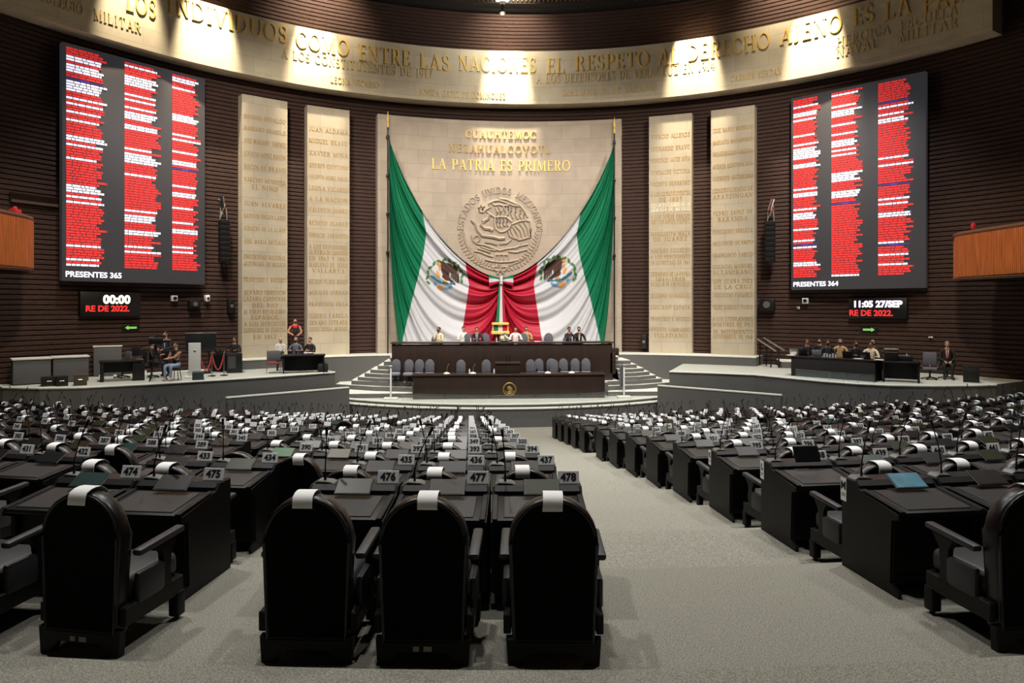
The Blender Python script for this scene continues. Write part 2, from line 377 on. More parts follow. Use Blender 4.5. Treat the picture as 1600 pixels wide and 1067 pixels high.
# platforms -------------------------------------------------------------------
def platform(pts, z0, z1, lip=(), name='platform', top=None, lipt=0.05):
    mb = MB(); mb.mi = 0
    n = len(pts)
    a = [mb.v((p[0], p[1], z0)) for p in pts]; b = [mb.v((p[0], p[1], z1)) for p in pts]
    for i in range(n): mb.f([a[i], a[(i + 1) % n], b[(i + 1) % n], b[i]])
    mb.mi = 1; mb.f(b)
    if lip:
        mb.mi = 2
        mb.tube([Vector((pts[i][0], pts[i][1], z1 - 0.02)) for i in lip], lipt, 6)
    return structure(mb.build(name, [M_dcarpet, top or M_stagefloor, M_lip], smooth=0))
def arcpts(p0, p1, R, n): return [(R * sin(p0 + (p1 - p0) * i / n), YW + R * cos(p0 + (p1 - p0) * i / n)) for i in range(n + 1)]
ZS = 2.1
LF = [tuple(onz(x, y, ZS)[:2]) for x, y in ((523, 581), (430, 587.5), (340, 593.3), (234, 599.6), (127, 605), (62, 606), (4, 604.5))]
RF = [tuple(onz(x, y, ZS)[:2]) for x, y in ((1046, 580), (1120, 582.5), (1180, 585), (1232, 590), (1285, 595), (1340, 599), (1390, 601.3), (1460, 602.3), (1529, 601.5), (1556, 600.5))]
platform(LF + arcpts(atan2(LF[-1][0], LF[-1][1] - YW), atan2(LF[0][0], LF[0][1] - YW), 21.55, 12), 0, ZS, range(len(LF)))
platform(RF + arcpts(atan2(RF[-1][0], RF[-1][1] - YW), atan2(RF[0][0], RF[0][1] - YW), 21.55, 12), 0, ZS, range(len(RF)))
# low parapets in front of both stages
def parapet(p0, p1, z, t=0.16):
    a, b = Vector(p0), Vector(p1); d = (b - a).normalized(); nn = Vector((-d.y, d.x)) * t
    pts = [a, b, b + nn, a + nn]
    mb = MB(); mb.prism([(p.x, p.y) for p in pts], (0, z - 0.05), 'z'); mb.mi = 1
    mb.prism([(p.x, p.y) for p in (a - nn * .1, b - nn * .1, b + nn * 1.1, a + nn * 1.1)], (z - 0.05, z), 'z')
    structure(mb.build('parapet', [M_dcarpet, M_lip], smooth=0))
q0, q1 = onz(352, 620, 1.5), onz(543, 604, 1.5); parapet((q1.x, q1.y), (q0.x, q0.y), 1.5)
q0, q1 = onz(1030, 601, 1.5), onz(1223, 616, 1.5); parapet((q1.x, q1.y), (q0.x, q0.y), 1.5)
# centre dais, steps, upper platform
def front_arc(R, cx, cy, hw, n=24):
    return [(cx + x, cy - sqrt(R * R - x * x)) for x in (-hw + 2 * hw * i / n for i in range(n + 1))]
fa = front_arc(12.9, -0.1, 40.4, 7.3); platform(fa + [(7.2, 34), (-7.4, 34)], 0, 0.78, range(len(fa)))
fa = front_arc(12.6, -0.1, 40.4, 7.1); platform(fa + [(7.0, 34), (-7.2, 34)], 0.0, 0.92, range(len(fa)))
steps = [(1.11, 29.95, -7.3, 29.9), (1.31, 30.4, -8.0, 32.0), (1.5, 30.65, -7.25, 31.75)]
for z, yi, xe, ye in steps:
    for sx in (-1, 1):
        pts = [(sx * 4.3, yi), (sx * -xe, ye), (sx * -xe, 34.0), (sx * 4.3, 34.0)]
        pts = [(sx * 4.3, yi), (sx * (4.3 + (-xe - 4.3) * .5), yi + (ye - yi) * .33), (sx * -xe, ye), (sx * -xe, 34.0), (sx * 4.3, 34.0)]
        platform(pts if sx > 0 else pts[::-1], 0.9, z, name='step', top=M_lip)
platform([(-4.35, 30.15), (4.35, 30.15), (4.35, 34), (-4.35, 34)], 0.9, 1.5, name='step', top=M_stagefloor)
ups = [(1.66, 30.85, -6.96, 31.75), (1.83, 31.0, -6.65, 31.75), (1.99, 31.2, -6.4, 31.8), (2.16, 31.65, -6.07, 31.85), (2.34, 31.85, -5.8, 31.95)]
for z, yi, xe, ye in ups:
    for sx in (-1, 1):
        pts = [(sx * 5.0, yi), (sx * (5.0 - xe) / 2, yi + (ye - yi) * .3), (sx * -xe, ye), (sx * -xe, 34.2), (sx * 5.0, 34.2)]
        platform(pts if sx > 0 else pts[::-1], 1.45, z, name='step', top=M_lip)
ZP = 2.53
p0, p1 = phi_of(oncyl(364, 556, 20.6)), phi_of(oncyl(1186, 556, 20.6))
fr = arcpts(p0, -atan2(5.7, 19.2), 20.0, 10) + [(-5.5, 32.0), (5.2, 32.0)] + arcpts(atan2(5.5, 19.2), p1, 20.0, 10)
platform(fr + arcpts(p1, p0, 21.55, 24), 0, ZP, (range(len(fr))), lipt=0.035, top=M_lip)
# ---------------------------------------------------------------- inscribed frieze and stone panels
M_st_f = stone('stone_frieze', (224, 212, 184), 1.55, 0.68); M_st_p = stone('stone_panel', (196, 184, 162), 1.25, 0.62)
M_st_c = stone('stone_centre', (184, 170, 154), 1.5, 0.72)
pe = phi_of(oncyl(1551, 20, RW - 0.9)); ps = -radians(76)
mb = MB(); mb.arcslab(ps, pe, RW - 0.9, RW + 0.02, 15.45, 18.2, 110)
fz = mb.build('stone_frieze', M_st_f, smooth=0); setp(fz, 'long curved stone frieze with large gold letters high on the brick wall', 'frieze')
def inscribe(parent, word, xl, xr, ymid, hz, R, m=M_gold, name='inscription', depth=0.05, gap=0.06):
    a, b = oncyl(xl, ymid, R), oncyl(xr, ymid, R); pa, pb = phi_of(a), phi_of(b); z = (a.z + b.z) / 2 - hz / 2
    zc = oncyl((xl + xr) / 2, ymid, R).z - hz / 2
    w = text_w(word, gap) * hz; sx = (pb - pa) * R / w
    mb = MB(); letters(mb, word, cyl_place((pa + pb) / 2, zc, R + 0.004), depth, hz, gap, sx)
    return mb.build(name, m, parent, smooth=0)
RF_ = RW - 0.9
for w, xl, xr, y in (('LOS', 196, 243, 8), ('INDIVIDUOS', 262, 449, 32), ('COMO', 462, 545, 69), ('ENTRE', 560, 642, 87), ('LAS', 656, 703, 97), ('NACIONES', 716, 838, 101),
                     ('EL', 854, 882, 103), ('RESPETO', 898, 1014, 96), ('AL', 1028, 1062, 89), ('DERECHO', 1075, 1203, 74), ('AJENO', 1219, 1316, 47), ('ES', 1333, 1366, 24), ('LA', 1382, 1424, 13), ('PAZ', 1442, 1505, -2)):
    inscribe(fz, w, xl, xr, y, 0.78, RF_, M_gold, depth=0.045, gap=0.1)
for w, xl, xr, y, h in (('COLEGIO', 60, 130, 4, .4), ('MILITAR', 146, 220, 33, .42), ('A LOS CONSTITUYENTES DE 1917', 440, 676, 103, .42), ('LEONA VICARIO', 516, 592, 129, .3),
                        ('JOSEFA ORTIZ DE DOMINGUEZ', 655, 790, 148, .3), ('A LOS DEFENSORES DE VERACRUZ EN 1914', 838, 1117, 117, .46), ('MARIANA R. DE LAZARIN', 880, 1027, 142, .3),
                        ('CARMEN SERDAN', 1142, 1222, 117, .3), ('HEROICA', 1307, 1391, 56, .42), ('NAVAL', 1307, 1372, 75, .42), ('ESCUELA', 1406, 1497, 28, .42), ('MILITAR', 1405, 1497, 47, .42)):
    inscribe(fz, w, xl, xr, y, h, RF_, M_gold3, depth=0.03, gap=0.12)
RP = RW - 0.6
P1 = [(186, 'MIGUEL HIDALGO'), (204, 'MARIANO ABASOLO'), (223, 'JOSE MARIANO JIMENEZ'), (243, 'IGNACIO LOPEZ RAYON'), (263, 'NICOLAS BRAVO'), (283, 'NARCISO MENDOZA'), (294, 'EL NIÑO'), (320, 'JUAN ALVAREZ'), (339, 'SANTOS DEGOLLADO'),
      (358, 'IGNACIO DE LA LLAVE'), (378, 'JOSE MARIA ARTEAGA'), (402, 'UNIVERSIDAD NACIONAL'), (413, 'AUTONOMA DE MEXICO'), (437, 'FRANCISCO I. MADERO'), (457, 'ALVARO OBREGON'), (467, 'LAZARO CARDENAS'), (477, 'DEL RIO'),
      (487, 'AL EXILIO REPUBLICANO'), (496, 'ESPAÑOL'), (506, 'A LOS HEROICOS'), (516, 'DEFENSORES DE CUAUTLA'), (526, 'EN 1812')]
P2 = [(204, 'JUAN ALDAMA'), (222, 'MIGUEL BRAVO'), (241, 'XAVIER MINA'), (260, 'ANDRES QUINTANA'), (278, 'VALENTIN GOMEZ FARIAS'), (295, 'LEONA VICARIO'), (312, 'A LA NACION'), (329, 'VALENTIN GOMEZ'), (349, 'BENITO JUAREZ'), (368, 'IGNACIO ZARAGOZA'), (386, 'A LOS DEFENSORES'),
      (395, 'DE PUEBLA DE ZARAGOZA'), (404, 'EN 1862 Y 1863'), (414, 'MARIANO DE JESUS'), (423, 'VALLARTA'), (440, 'RICARDO FLORES MAGON'), (457, 'AQUILES SERDAN'), (475, 'FRANCISCO VILLA'), (493, 'ISIDRO FABELA'), (504, 'GENARO ESTRADA'), (514, 'JUSTO SIERRA MENDEZ')]
P3 = [(212, 'IGNACIO ALLENDE'), (231, 'LEONARDO BRAVO'), (249, 'FRANCISCO JAVIER MINA'), (268, 'GUADALUPE VICTORIA'), (286, 'VICENTE GUERRERO'), (302, 'A LOS CONSTITUYENTES'), (311, 'DE 1857'), (320, '2021 BICENTENARIO DE LA'), (327, 'ARMADA DE MEXICO'), (338, 'A LOS NIÑOS HEROES'), (346, 'DE CHAPULTEPEC'),
      (365, 'MARGARITA MAZA'), (373, 'DE JUAREZ'), (391, 'MARIANO ESCOBEDO'), (401, 'A LOS VENCEDORES'), (410, 'EN QUERETARO EN 1867'), (428, 'DEFENSORES DE LA PATRIA'), (436, '1846-1848'), (444, 'BATALLON DE SAN PATRICIO'), (462, 'BELISARIO DOMINGUEZ'), (480, 'EMILIANO ZAPATA'), (498, 'FRANCISCO J. MUGICA'), (515, 'VICENTE LOMBARDO'), (524, 'TOLEDANO')]
P4 = [(201, 'JOSE MARIA MORELOS'), (220, 'MARIANO MATAMOROS'), (238, 'HERMENEGILDO GALEANA'), (258, 'ANDRES QUINTANA ROO'), (277, 'VICENTE GUERRERO'), (296, 'CONSTITUYENTES DE'), (306, 'APATZINGAN'), (332, 'PEDRO SAINZ DE'), (342, 'BARANDA'), (361, 'PONCIANO ARRIAGA'), (379, 'MELCHOR OCAMPO'), (398, 'FRANCISCO ZARCO'), (416, 'IGNACIO MANUEL'), (425, 'ALTAMIRANO'),
      (439, 'SOR JUANA INES'), (448, 'DE LA CRUZ'), (461, 'VENUSTIANO CARRANZA'), (480, 'FELIPE CARRILLO PUERTO'), (498, 'A LOS LEGISLADORES'), (507, 'MARTIRES DE 1913'), (518, 'AL MOVIMIENTO'), (526, 'ESTUDIANTIL DE 1968')]
for (xa, xb, lines, lab) in ((378, 449, P1, 'tall narrow stone panel of gold names beside the screen reading PRESENTES 365'), (480, 546, P2, 'tall narrow stone panel of gold names between the red-shirted man and the flags'),
                             (1014, 1081, P3, 'tall narrow stone panel of gold names with one two-line name in white'), (1111, 1179, P4, 'tall narrow stone panel of gold names beside the sloping handrails')):
    pa, pb = phi_of(oncyl(xa, 350, RP)), phi_of(oncyl(xb, 350, RP))
    mb = MB(); mb.arcslab(pa, pb, RP, RW + 0.0, ZP, 14.62, 8)
    pn = mb.build('stone_stele', M_st_p, smooth=0); setp(pn, lab, 'stone panel', 'stone panels of names')
    cx = (xa + xb) / 2
    for y, t in lines:
        hw = min((xb - xa) * 0.46, text_w(t, .12) * 3.55 + 0.1)
        inscribe(pn, t, cx - hw, cx + hw, y, 0.2, RP, M_white_l if (lines is P3 and y in (320, 327)) else M_gold2, depth=0.015, gap=0.12)
pa, pb = phi_of(oncyl(590, 350, RP)), phi_of(oncyl(971, 350, RP))
mb = MB(); mb.arcslab(pa, pb, RP, RW, ZP, 14.62, 30)
cp = mb.build('stone_stele', M_st_c, smooth=0); setp(cp, 'broad curved stone panel with carved coat of arms behind the draped flags', 'stone panel')
inscribe(cp, 'CUAUHTEMOC', 727, 838, 211, 0.4, RP, M_gold, gap=0.14); inscribe(cp, 'NEZAHUALCOYOTL', 701, 860, 234, 0.42, RP, M_gold2, gap=0.16)
inscribe(cp, 'LA PATRIA ES PRIMERO', 674, 891, 259, 0.55, RP, M_gold, gap=0.08)
# carved coat of arms
M_rel = mat('carved_stone', (158, 144, 128), 0.8)
K8 = lambda x, y: (690 + 0.1405 * x, 290 + 0.1405 * y)
c0 = oncyl(*K8(650, 490), RP); ph0 = phi_of(c0); SCL = 0.1405 * (c0 - CAM).dot(FWD) / FPX
def rel(x, y, d=0.0): return cyl(ph0 + (x - 650) * SCL / RP, RP - d, c0.z - (y - 490) * SCL)
mb = MB()
def tub(pts, r=11): mb.tube([rel(x, y, 0.03) for x, y in pts], r * 1.35 * SCL, 6)
def leaf(mbx, x, y, ang, L, Wd, d=0.06):
    n = 8; ca, sa = cos(ang), sin(ang); out = []
    for i in range(n):
        a = 2 * pi * i / n; u, v = L * cos(a), Wd * sin(a) * (1 if abs(cos(a)) < .9 else .2)
        out.append((x + u * ca - v * sa, y + u * sa + v * ca))
    a = [mbx.v(rel(px, py, 0.0)) for px, py in out]; b = [mbx.v(rel(x + (px - x) * .7, y + (py - y) * .7, d)) for px, py in out]
    mbx.f(b); [mbx.f([a[i], a[(i + 1) % n], b[(i + 1) % n], b[i]]) for i in range(n)]
EAG = [[(640, 145), (720, 155), (800, 190), (870, 215), (930, 290), (955, 350)], [(440, 215), (412, 250), (420, 292), (460, 300), (492, 270), (540, 242), (522, 200), (580, 172), (640, 165), (720, 190), (800, 220), (862, 226)],
       [(475, 228), (452, 245), (458, 272)], [(500, 292), (540, 320), (590, 352), (584, 420), (600, 480), (650, 516), (700, 510), (742, 480), (772, 430)], [(590, 352), (660, 345), (720, 350), (780, 400)],
       [(622, 360), (615, 420), (632, 462)], [(654, 360), (646, 430), (668, 466)], [(692, 360), (686, 420), (706, 452)], [(735, 370), (725, 420), (740, 450)], [(600, 250), (622, 300), (610, 342)], [(640, 240), (660, 290), (650, 332)], [(690, 230), (702, 290), (690, 332)],
       [(740, 230), (742, 280), (732, 332)], [(782, 240), (772, 300), (792, 362)], [(830, 245), (820, 310), (850, 372)], [(880, 270), (870, 330), (900, 378)], [(920, 310), (915, 345), (935, 378)], [(560, 200), (590, 220), (640, 210), (690, 225), (750, 215)],
       [(782, 430), (860, 396), (940, 385), (985, 400), (992, 480), (986, 570), (920, 590), (860, 606), (800, 562), (770, 500), (782, 430)], [(820, 442), (880, 502), (900, 592)], [(870, 420), (922, 490), (942, 582)], [(920, 405), (956, 470), (976, 562)], [(800, 462), (842, 530), (862, 602)],
       [(742, 500), (760, 560), (822, 592)], [(770, 480), (790, 540), (800, 560)]]
for p in EAG: tub(p, 10)
mb.build('carved_eagle', M_rel, cp)
mb = MB(); tub([(522, 320), (512, 370), (462, 400), (440, 440), (480, 476), (542, 482), (562, 502)], 17)
tub([(340, 395), (380, 430), (402, 500), (452, 556), (522, 566), (582, 572), (642, 590), (702, 582)], 16); tub([(325, 385), (350, 405), (372, 400)], 9)
mb.build('carved_snake', M_rel, cp)
mb = MB()
for p in ([(330, 560), (352, 622), (402, 652), (472, 662), (562, 692), (642, 722), (722, 702), (802, 692), (902, 662), (962, 652)], [(362, 730), (432, 742), (502, 772), (572, 792)], [(742, 732), (832, 742), (902, 722), (952, 710)],
          [(482, 822), (562, 842), (652, 852), (762, 846), (862, 822)], [(590, 768), (740, 768)], [(600, 768), (592, 838)], [(740, 768), (742, 838)], [(640, 772), (640, 838)], [(690, 772), (692, 838)], [(432, 682), (522, 712), (602, 722)], [(642, 652), (722, 642), (772, 602)],
          [(480, 630), (560, 640), (620, 660)], [(820, 700), (860, 670), (880, 640)], [(400, 700), (470, 720), (540, 745)], [(560, 905), (620, 900), (650, 930), (610, 950), (560, 905)], [(740, 905), (680, 900), (650, 930), (690, 950), (740, 905)], [(650, 930), (620, 985)], [(650, 930), (690, 980)], [(650, 880), (650, 950)]): tub(p, 9)
tub([(390 + 34 * cos(a * pi / 6), 592 + 34 * sin(a * pi / 6)) for a in range(13)], 9)
mb.build('carved_lake', M_rel, cp)
mb = MB()
for k in range(16):
    a = radians(186 + 78 * k / 15.0)
    for s2 in (-1, 1):
        for sx in (-1, 1):
            x = 650 + sx * (430 + 22 * s2) * abs(cos(a)); y = 490 - (430 + 22 * s2) * sin(a)
            leaf(mb, x, y, (pi / 2 + (a - pi)) * -sx + s2 * .5, 34, 14)
mb.build('carved_wreath', M_rel, cp)
mb = MB()
for wd, a0, a1 in (('ESTADOS', 181, 122), ('UNIDOS', 116, 74), ('MEXICANOS', 65, -2)):
    tw = text_w(wd, .1); x = 0
    for ch in wd:
        w = GL[ch][0]; a = radians(a0 + (a1 - a0) * (x + w / 2) / tw)
        def pl(u, v, d, a=a):
            rr = 405 + v * 1.0; return rel(650 + rr * cos(a) + u * sin(a), 495 - rr * sin(a) + u * cos(a), d * 0.05)
        letters(mb, ch, pl, 1.0, 72, .1, (abs(radians(a1 - a0)) * 440 / tw) / 72 * 1.05); x += w + .1
mb.build('carved_lettering', M_rel, cp, smooth=0)
# ---------------------------------------------------------------- draped flags
RFL = RP - 0.5
def bez(P, q):
    def f(a):
        b = 1 - a; return tuple(b ** 3 * P[0][i] + 3 * b * b * a * P[1][i] + 3 * b * a * a * P[2][i] + a ** 3 * P[3][i] for i in (0, 1))
    return f
def xlerp(tab, y):
    if y <= tab[0][1]: return tab[0][0]
    for (x0, y0), (x1, y1) in zip(tab, tab[1:]):
        if y <= y1: return x0 + (x1 - x0) * (y - y0) / (y1 - y0)
    return tab[-1][0]
GW = [(659, 300), (660, 332), (666, 365), (662, 395), (655, 425), (641, 480), (627, 540), (604, 640)]
WR = [(727, 400), (728, 417), (733, 445), (728, 480), (719, 540), (704, 640)]
def flag(mirror, label):
    mid = 783.5; sh = 12 if mirror else 0
    def toW(x, y, d):
        X = (2 * mid - x) if mirror else x
        if mirror: y = y + 12 * max(0, min(1, (700 - x) / 100)) * max(0, min(1, (430 - y) / 220))
        return oncyl(X, y, RFL - d)
    NQ = 130; rows = []
    for j in range(NQ + 1):
        q = j / NQ; L = 520 * q ** 1.35
        # top edge is the swag from pole top to the knot, lower lines sag ever deeper
        P = [(608, 216), (640 + (598 - 640) * min(1, q * 3.2), 322 + L * 1.02), (716 + 58 * min(1, q * 1.5), 428 + L * 0.92), (783.5, 434 + min(1, q * 6) * 14)]
        f = bez(P, q); ss = [f(i / 160) for i in range(161)]
        def cross(tab):
            for i in range(160):
                a, b = ss[i], ss[i + 1]; da, db = a[0] - xlerp(tab, a[1]), b[0] - xlerp(tab, b[1])
                if da < 0 <= db: return (i + da / (da - db)) / 160
            return None
        ag, ar = cross(GW), cross(WR)
        rows.append((f, ag if ag is not None else .3, ar if ar is not None else .7, q))
    def depth(a, q):
        k = min(1.0, 0.25 + a * 5) if a < .5 else min(1.0, 0.25 + (1 - a) * 6)
        w = sin(q ** .62 * 62) * .6 + sin(q ** .62 * 27 + 1.3 + a * 2) * .55 + .25 * sin(q * 130 + 2 * a)
        return 0.25 + 0.2 * k * w
    root = empty('draped_flag', toW(608, 216, 0) * 1.0, 0, label, 'flag', 'flags draped across the stone panel')
    inv = Matrix.Translation(-root.location); objs = []; trees = []
    for nm, m, i0, n in (('green_band', M_green, 0, 26), ('white_band', M_white, 1, 30), ('red_band', M_red, 2, 26)):
        mb = MB(); grid = []
        for f, ag, ar, q in rows:
            lo, hi = ((0, ag), (ag, ar), (ar, 1))[i0]; line = []
            for i in range(n + 1):
                a = lo + (hi - lo) * i / n; x, y = f(a); line.append((x, y, depth(a, q)))
            grid.append(line)
        V = [[mb.v(inv @ toW(x, y, d)) for x, y, d in l] for l in grid]
        for j in range(NQ):
            for i in range(n):
                if min(grid[j][i][1], grid[j + 1][i][1]) < 548: mb.f([V[j][i], V[j][i + 1], V[j + 1][i + 1], V[j + 1][i]])
        bmesh.ops.bisect_plane(mb.b, geom=mb.b.verts[:] + mb.b.edges[:] + mb.b.faces[:], plane_co=(0, 0, ZP + 0.06 - root.location.z), plane_no=(0, 0, -1), clear_outer=True)
        lo = [v for v in mb.b.verts if not v.link_faces]; bmesh.ops.delete(mb.b, geom=lo, context='VERTS')
        bmesh.ops.remove_doubles(mb.b, verts=mb.b.verts, dist=0.001)
        o = mb.build(nm, m, root, smooth=180); o.data.update(); objs.append(o)
    wb = objs[1]; bv = BVHTree.FromPolygons([v.co.copy() for v in wb.data.vertices], [p.vertices[:] for p in wb.data.polygons])
    # coat of arms printed on the white band
    def Q(cx, cy): return (580 + .2625 * cx, 380 + .2625 * cy)
    def decal(mb, pts, lift):
        vs = []
        ctr = (sum(p[0] for p in pts) / len(pts), sum(p[1] for p in pts) / len(pts))
        lift += 0.02 if mirror else 0
        def proj(p):
            x, y = Q(*p); w = toW(x, y - (5.2 if mirror else 0), 0); lc = inv @ w; d = (w - CAM).normalized()
            h = bv.ray_cast(lc - d * 3, d); return (h[0] if h[0] else lc) - d * lift
        # ring subdivided fan that follows the cloth
        den = []
        for i in range(len(pts)):
            p, q = pts[i], pts[(i + 1) % len(pts)]
            for k in range(3): den.append((p[0] + (q[0] - p[0]) * k / 3, p[1] + (q[1] - p[1]) * k / 3))
        rings = [[mb.v(proj((ctr[0] + (p[0] - ctr[0]) * s, ctr[1] + (p[1] - ctr[1]) * s))) for p in den] for s in (1, .66, .33)]
        c = mb.v(proj(ctr)); n = len(den)
        for a, b in zip(rings, rings[1:]):
            for i in range(n): mb.f([a[i], a[(i + 1) % n], b[(i + 1) % n], b[i]])
        for i in range(n): mb.f([rings[-1][i], rings[-1][(i + 1) % n], c])
    def ell(x, y, a, L, Wd, n=8): return [(x + L * cos(t) * cos(a) - Wd * sin(t) * sin(a), y + L * cos(t) * sin(a) + Wd * sin(t) * cos(a)) for t in (2 * pi * i / n for i in range(n))]
    m_br = mat('emblem_brown', (66, 42, 32), .7); m_lf = mat('emblem_green', (70, 120, 62), .7); m_te = mat('emblem_teal', (46, 112, 132), .7); m_or = mat('emblem_gold', (214, 146, 60), .7); m_bl = mat('emblem_blue', (86, 150, 196), .7)
    mb = MB()
    for w in (ell(432, 128, .5, 30, 17, 10), ell(440, 165, 1.2, 42, 22, 10), ell(470, 150, .9, 40, 20, 10), ell(448, 205, .5, 30, 15, 10), ell(480, 228, .75, 30, 9, 8)): decal(mb, w, .022)
    for k, (x, y, L) in enumerate(((519, 205, 38), (510, 200, 42), (500, 192, 42), (490, 185, 38), (480, 178, 34), (504, 160, 22), (494, 150, 24))): decal(mb, ell(x, y, 1.5 + .02 * k, L, 4.6 if k < 5 else 10, 8), .024)
    mb.build('emblem_eagle', m_br, wb)
    mb = MB()
    for k in range(13):
        t = k / 12; a = radians(195 - 175 * t - 15); cx, cy = 440 + 104 * cos(radians(190 - 195 * t)), 205 + 96 * sin(radians(-10 + 200 * t) if t < 0 else radians(190 * t - 10)) * 1.0
        ang = radians(200 - 215 * t); cx, cy = 438 + 104 * cos(ang), 200 - 100 * sin(ang) if sin(ang) < 0 else 200 - 100 * sin(ang)
        decal(mb, ell(cx, cy, -ang + pi / 2 + (.5 if k % 2 else -.5), 16, 8), .02)
    mb.build('emblem_wreath', m_lf, wb)
    mb = MB()
    for e in (ell(372, 205, .6, 24, 8), ell(400, 226, .5, 26, 8), ell(440, 238, .1, 24, 8), ell(478, 240, -.2, 18, 7)): decal(mb, e, .024)
    mb.build('emblem_lake', m_te, wb)
    mb = MB()
    for e in (ell(398, 182, 1.2, 22, 9), ell(404, 122, .3, 13, 8), ell(406, 150, 1.4, 15, 6), ell(415, 266, .2, 24, 12), ell(440, 225, 0, 14, 6)): decal(mb, e, .026)
    mb.build('emblem_gold', m_or, wb)
    mb = MB()
    for e in (ell(440, 270, .1, 20, 8), ell(468, 262, -.4, 18, 8), ell(380, 240, .8, 12, 7)): decal(mb, e, .025)
    mb.build('emblem_water', m_bl, wb)
    return root
F1 = flag(False, 'huge flag draped from the pole beside the two narrow panels with white name absent, clock 00:00 side')
F1['label'] = 'huge green, white and red flag swagged from the flagpole on the red-shirted man side'
F2 = flag(True, 'huge green, white and red flag swagged from the flagpole beside the panel with white letters')
# flagpoles
for (x, y, lab) in ((609, 196, 'thin flagpole with gilt spear tip on the red-shirted man side of the broad panel'), (957, 205, 'thin flagpole with gilt spear tip beside the panel with white letters')):
    b = oncyl(x - (3 if x < 780 else -3), y, RP - 0.22); e = empty('flagpole', (b.x, b.y, ZP), -phi_of(b), lab, 'flagpole', 'flagpoles of the draped flags')
    H = b.z - ZP
    mb = MB(); mb.lathe([(.035, 0), (.035, H - .1)], n=10); mb.build('pole', M_dark, e)
    mb = MB(); mb.lathe([(.05, H - .1), (.05, H + .12), (.03, H + .16), (.07, H + .3), (.05, H + .42), (.005, H + .75)], n=10); mb.build('spear_tip', M_gold, e)
    for k in range(4):
        mb = MB(); mb.box((0, .06, H - .55 - 1.95 * k), (.14, .2, .16), bev=.015); mb.build('wall_bracket', M_dark, e)
# tricolour bow at the knot
b = oncyl(783, 438, RFL - .38); e = empty('ribbon_bow', b, -phi_of(b), 'green, white and red ribbon bow with long tails where the flags meet', 'bow')
S1 = (b - CAM).dot(FWD) / FPX
def bowloop(sx, w0, w1, m, nm):
    mb = MB(); pts = []
    for i in range(9):
        t = i / 8; x = sx * (2 + 17 * t); hh = 3 + 6 * t; y0 = hh * (1 - 2 * w0); y1 = hh * (1 - 2 * w1); pts.append((x, y0, y1, -.12 * sin(pi * t) - .06))
    for sgn in (0, .03):
        pass
    A = [mb.v((x * S1, d, y0 * S1)) for x, y0, y1, d in pts]; B = [mb.v((x * S1, d, y1 * S1)) for x, y0, y1, d in pts]
    A2 = [mb.v((x * S1, d + .05, y0 * S1)) for x, y0, y1, d in pts]; B2 = [mb.v((x * S1, d + .05, y1 * S1)) for x, y0, y1, d in pts]
    for i in range(8): mb.f([A[i], A[i + 1], B[i + 1], B[i]]); mb.f([A2[i], B2[i], B2[i + 1], A2[i + 1]]); mb.f([A[i], A2[i], A2[i + 1], A[i + 1]]); mb.f([B[i], B[i + 1], B2[i + 1], B2[i]])
    mb.f([A[-1], A2[-1], B2[-1], B[-1]]); mb.build(nm, m, e)
for sx in (-1, 1):
    bowloop(sx, 0, .3, M_green, 'bow_loop'); bowloop(sx, .3, .7, M_white, 'bow_loop'); bowloop(sx, .7, 1, M_red, 'bow_loop')
mb = MB(); mb.box((0, -.14, 0), (.14, .16, .42), bev=.03); mb.build('bow_knot', M_white, e)
for k, (m, x0, x1) in enumerate(((M_green, -9, -3.5), (M_white, -3.5, 2.5), (M_red, 2.5, 8))):
    mb = MB(); f = .35
    mb.poly3([(x0 * f * S1, -.1, -.1), (x1 * f * S1, -.1, -.1), (x1 * S1, -.16, -74 * S1), (x0 * S1, -.16, -74 * S1)], (0, 1, 0), .03); mb.build('ribbon_tail', m, e)
# ---------------------------------------------------------------- voting screens
def screen(pl, pr, ztop, zbot, cols, tally, label, seed, wr):
    a, b = Vector((pl.x, pl.y, 0)), Vector((pr.x, pr.y, 0)); d = (b - a); Wd = d.length; d.normalize(); ang = atan2(d.y, d.x); Hh = ztop - zbot
    e = empty('voting_screen', (a.x, a.y, ztop), ang, label, 'screen', 'voting screens on the brick wall')
    mb = MB(); mb.box((Wd / 2, .16, -Hh / 2), (Wd, .3, Hh), bev=.02); mb.build('housing', M_panel_led, e)
    rnd = random.Random(seed); NR = 80; v0, v1 = .015, .937
    mbs = {k: MB() for k in 'rwp'}
    for ci, (u0, wmax) in enumerate(cols):
        for r in range(NR):
            t = (r + .5) / NR; kind = 'r'
            for (c, y0, y1) in wr:
                if c == ci and y0 <= t < y1: kind = 'w'
                if c == -ci - 1 and y0 <= t < y1: kind = 'p'
            y = -(v0 + (v1 - v0) * r / NR) * Hh; h = (v1 - v0) / NR * Hh
            w = Wd * wmax * rnd.choice((.7, .76, .8, .82, .85, .88, .95)); x = u0 * Wd
            if kind == 'p': w = Wd * wmax * .85; mbs['p'].box((x + w / 2, 0, y - h * .5), (w, .012, h * .3)); mbs['p'].box((x + w / 2, -.003, y - h * .5), (w * .25, .012, h * .75)); continue
            xe = x + w
            while x < xe - .02:   # words of glyph-like bits
                wl = min(rnd.uniform(.13, .34), xe - x)
                mbs[kind].box((x + wl / 2, 0, y - h * .5), (wl - .03, .012, h * (.74 if kind == 'r' else .72))); x += wl
    for k, m, nm in (('r', M_red_led, 'red_name_rows'), ('w', M_white_led, 'white_name_rows'), ('p', M_purple_led, 'purple_heading_rows')):
        mbs[k].build(nm, m, e, smooth=0)
    sans_obj('tally_text', tally, .3, M_white_led, e, Matrix.Translation((.1, -.006, -Hh * .972)) @ Matrix.Rotation(pi / 2, 4, 'X'), .008, .004, 'LEFT')
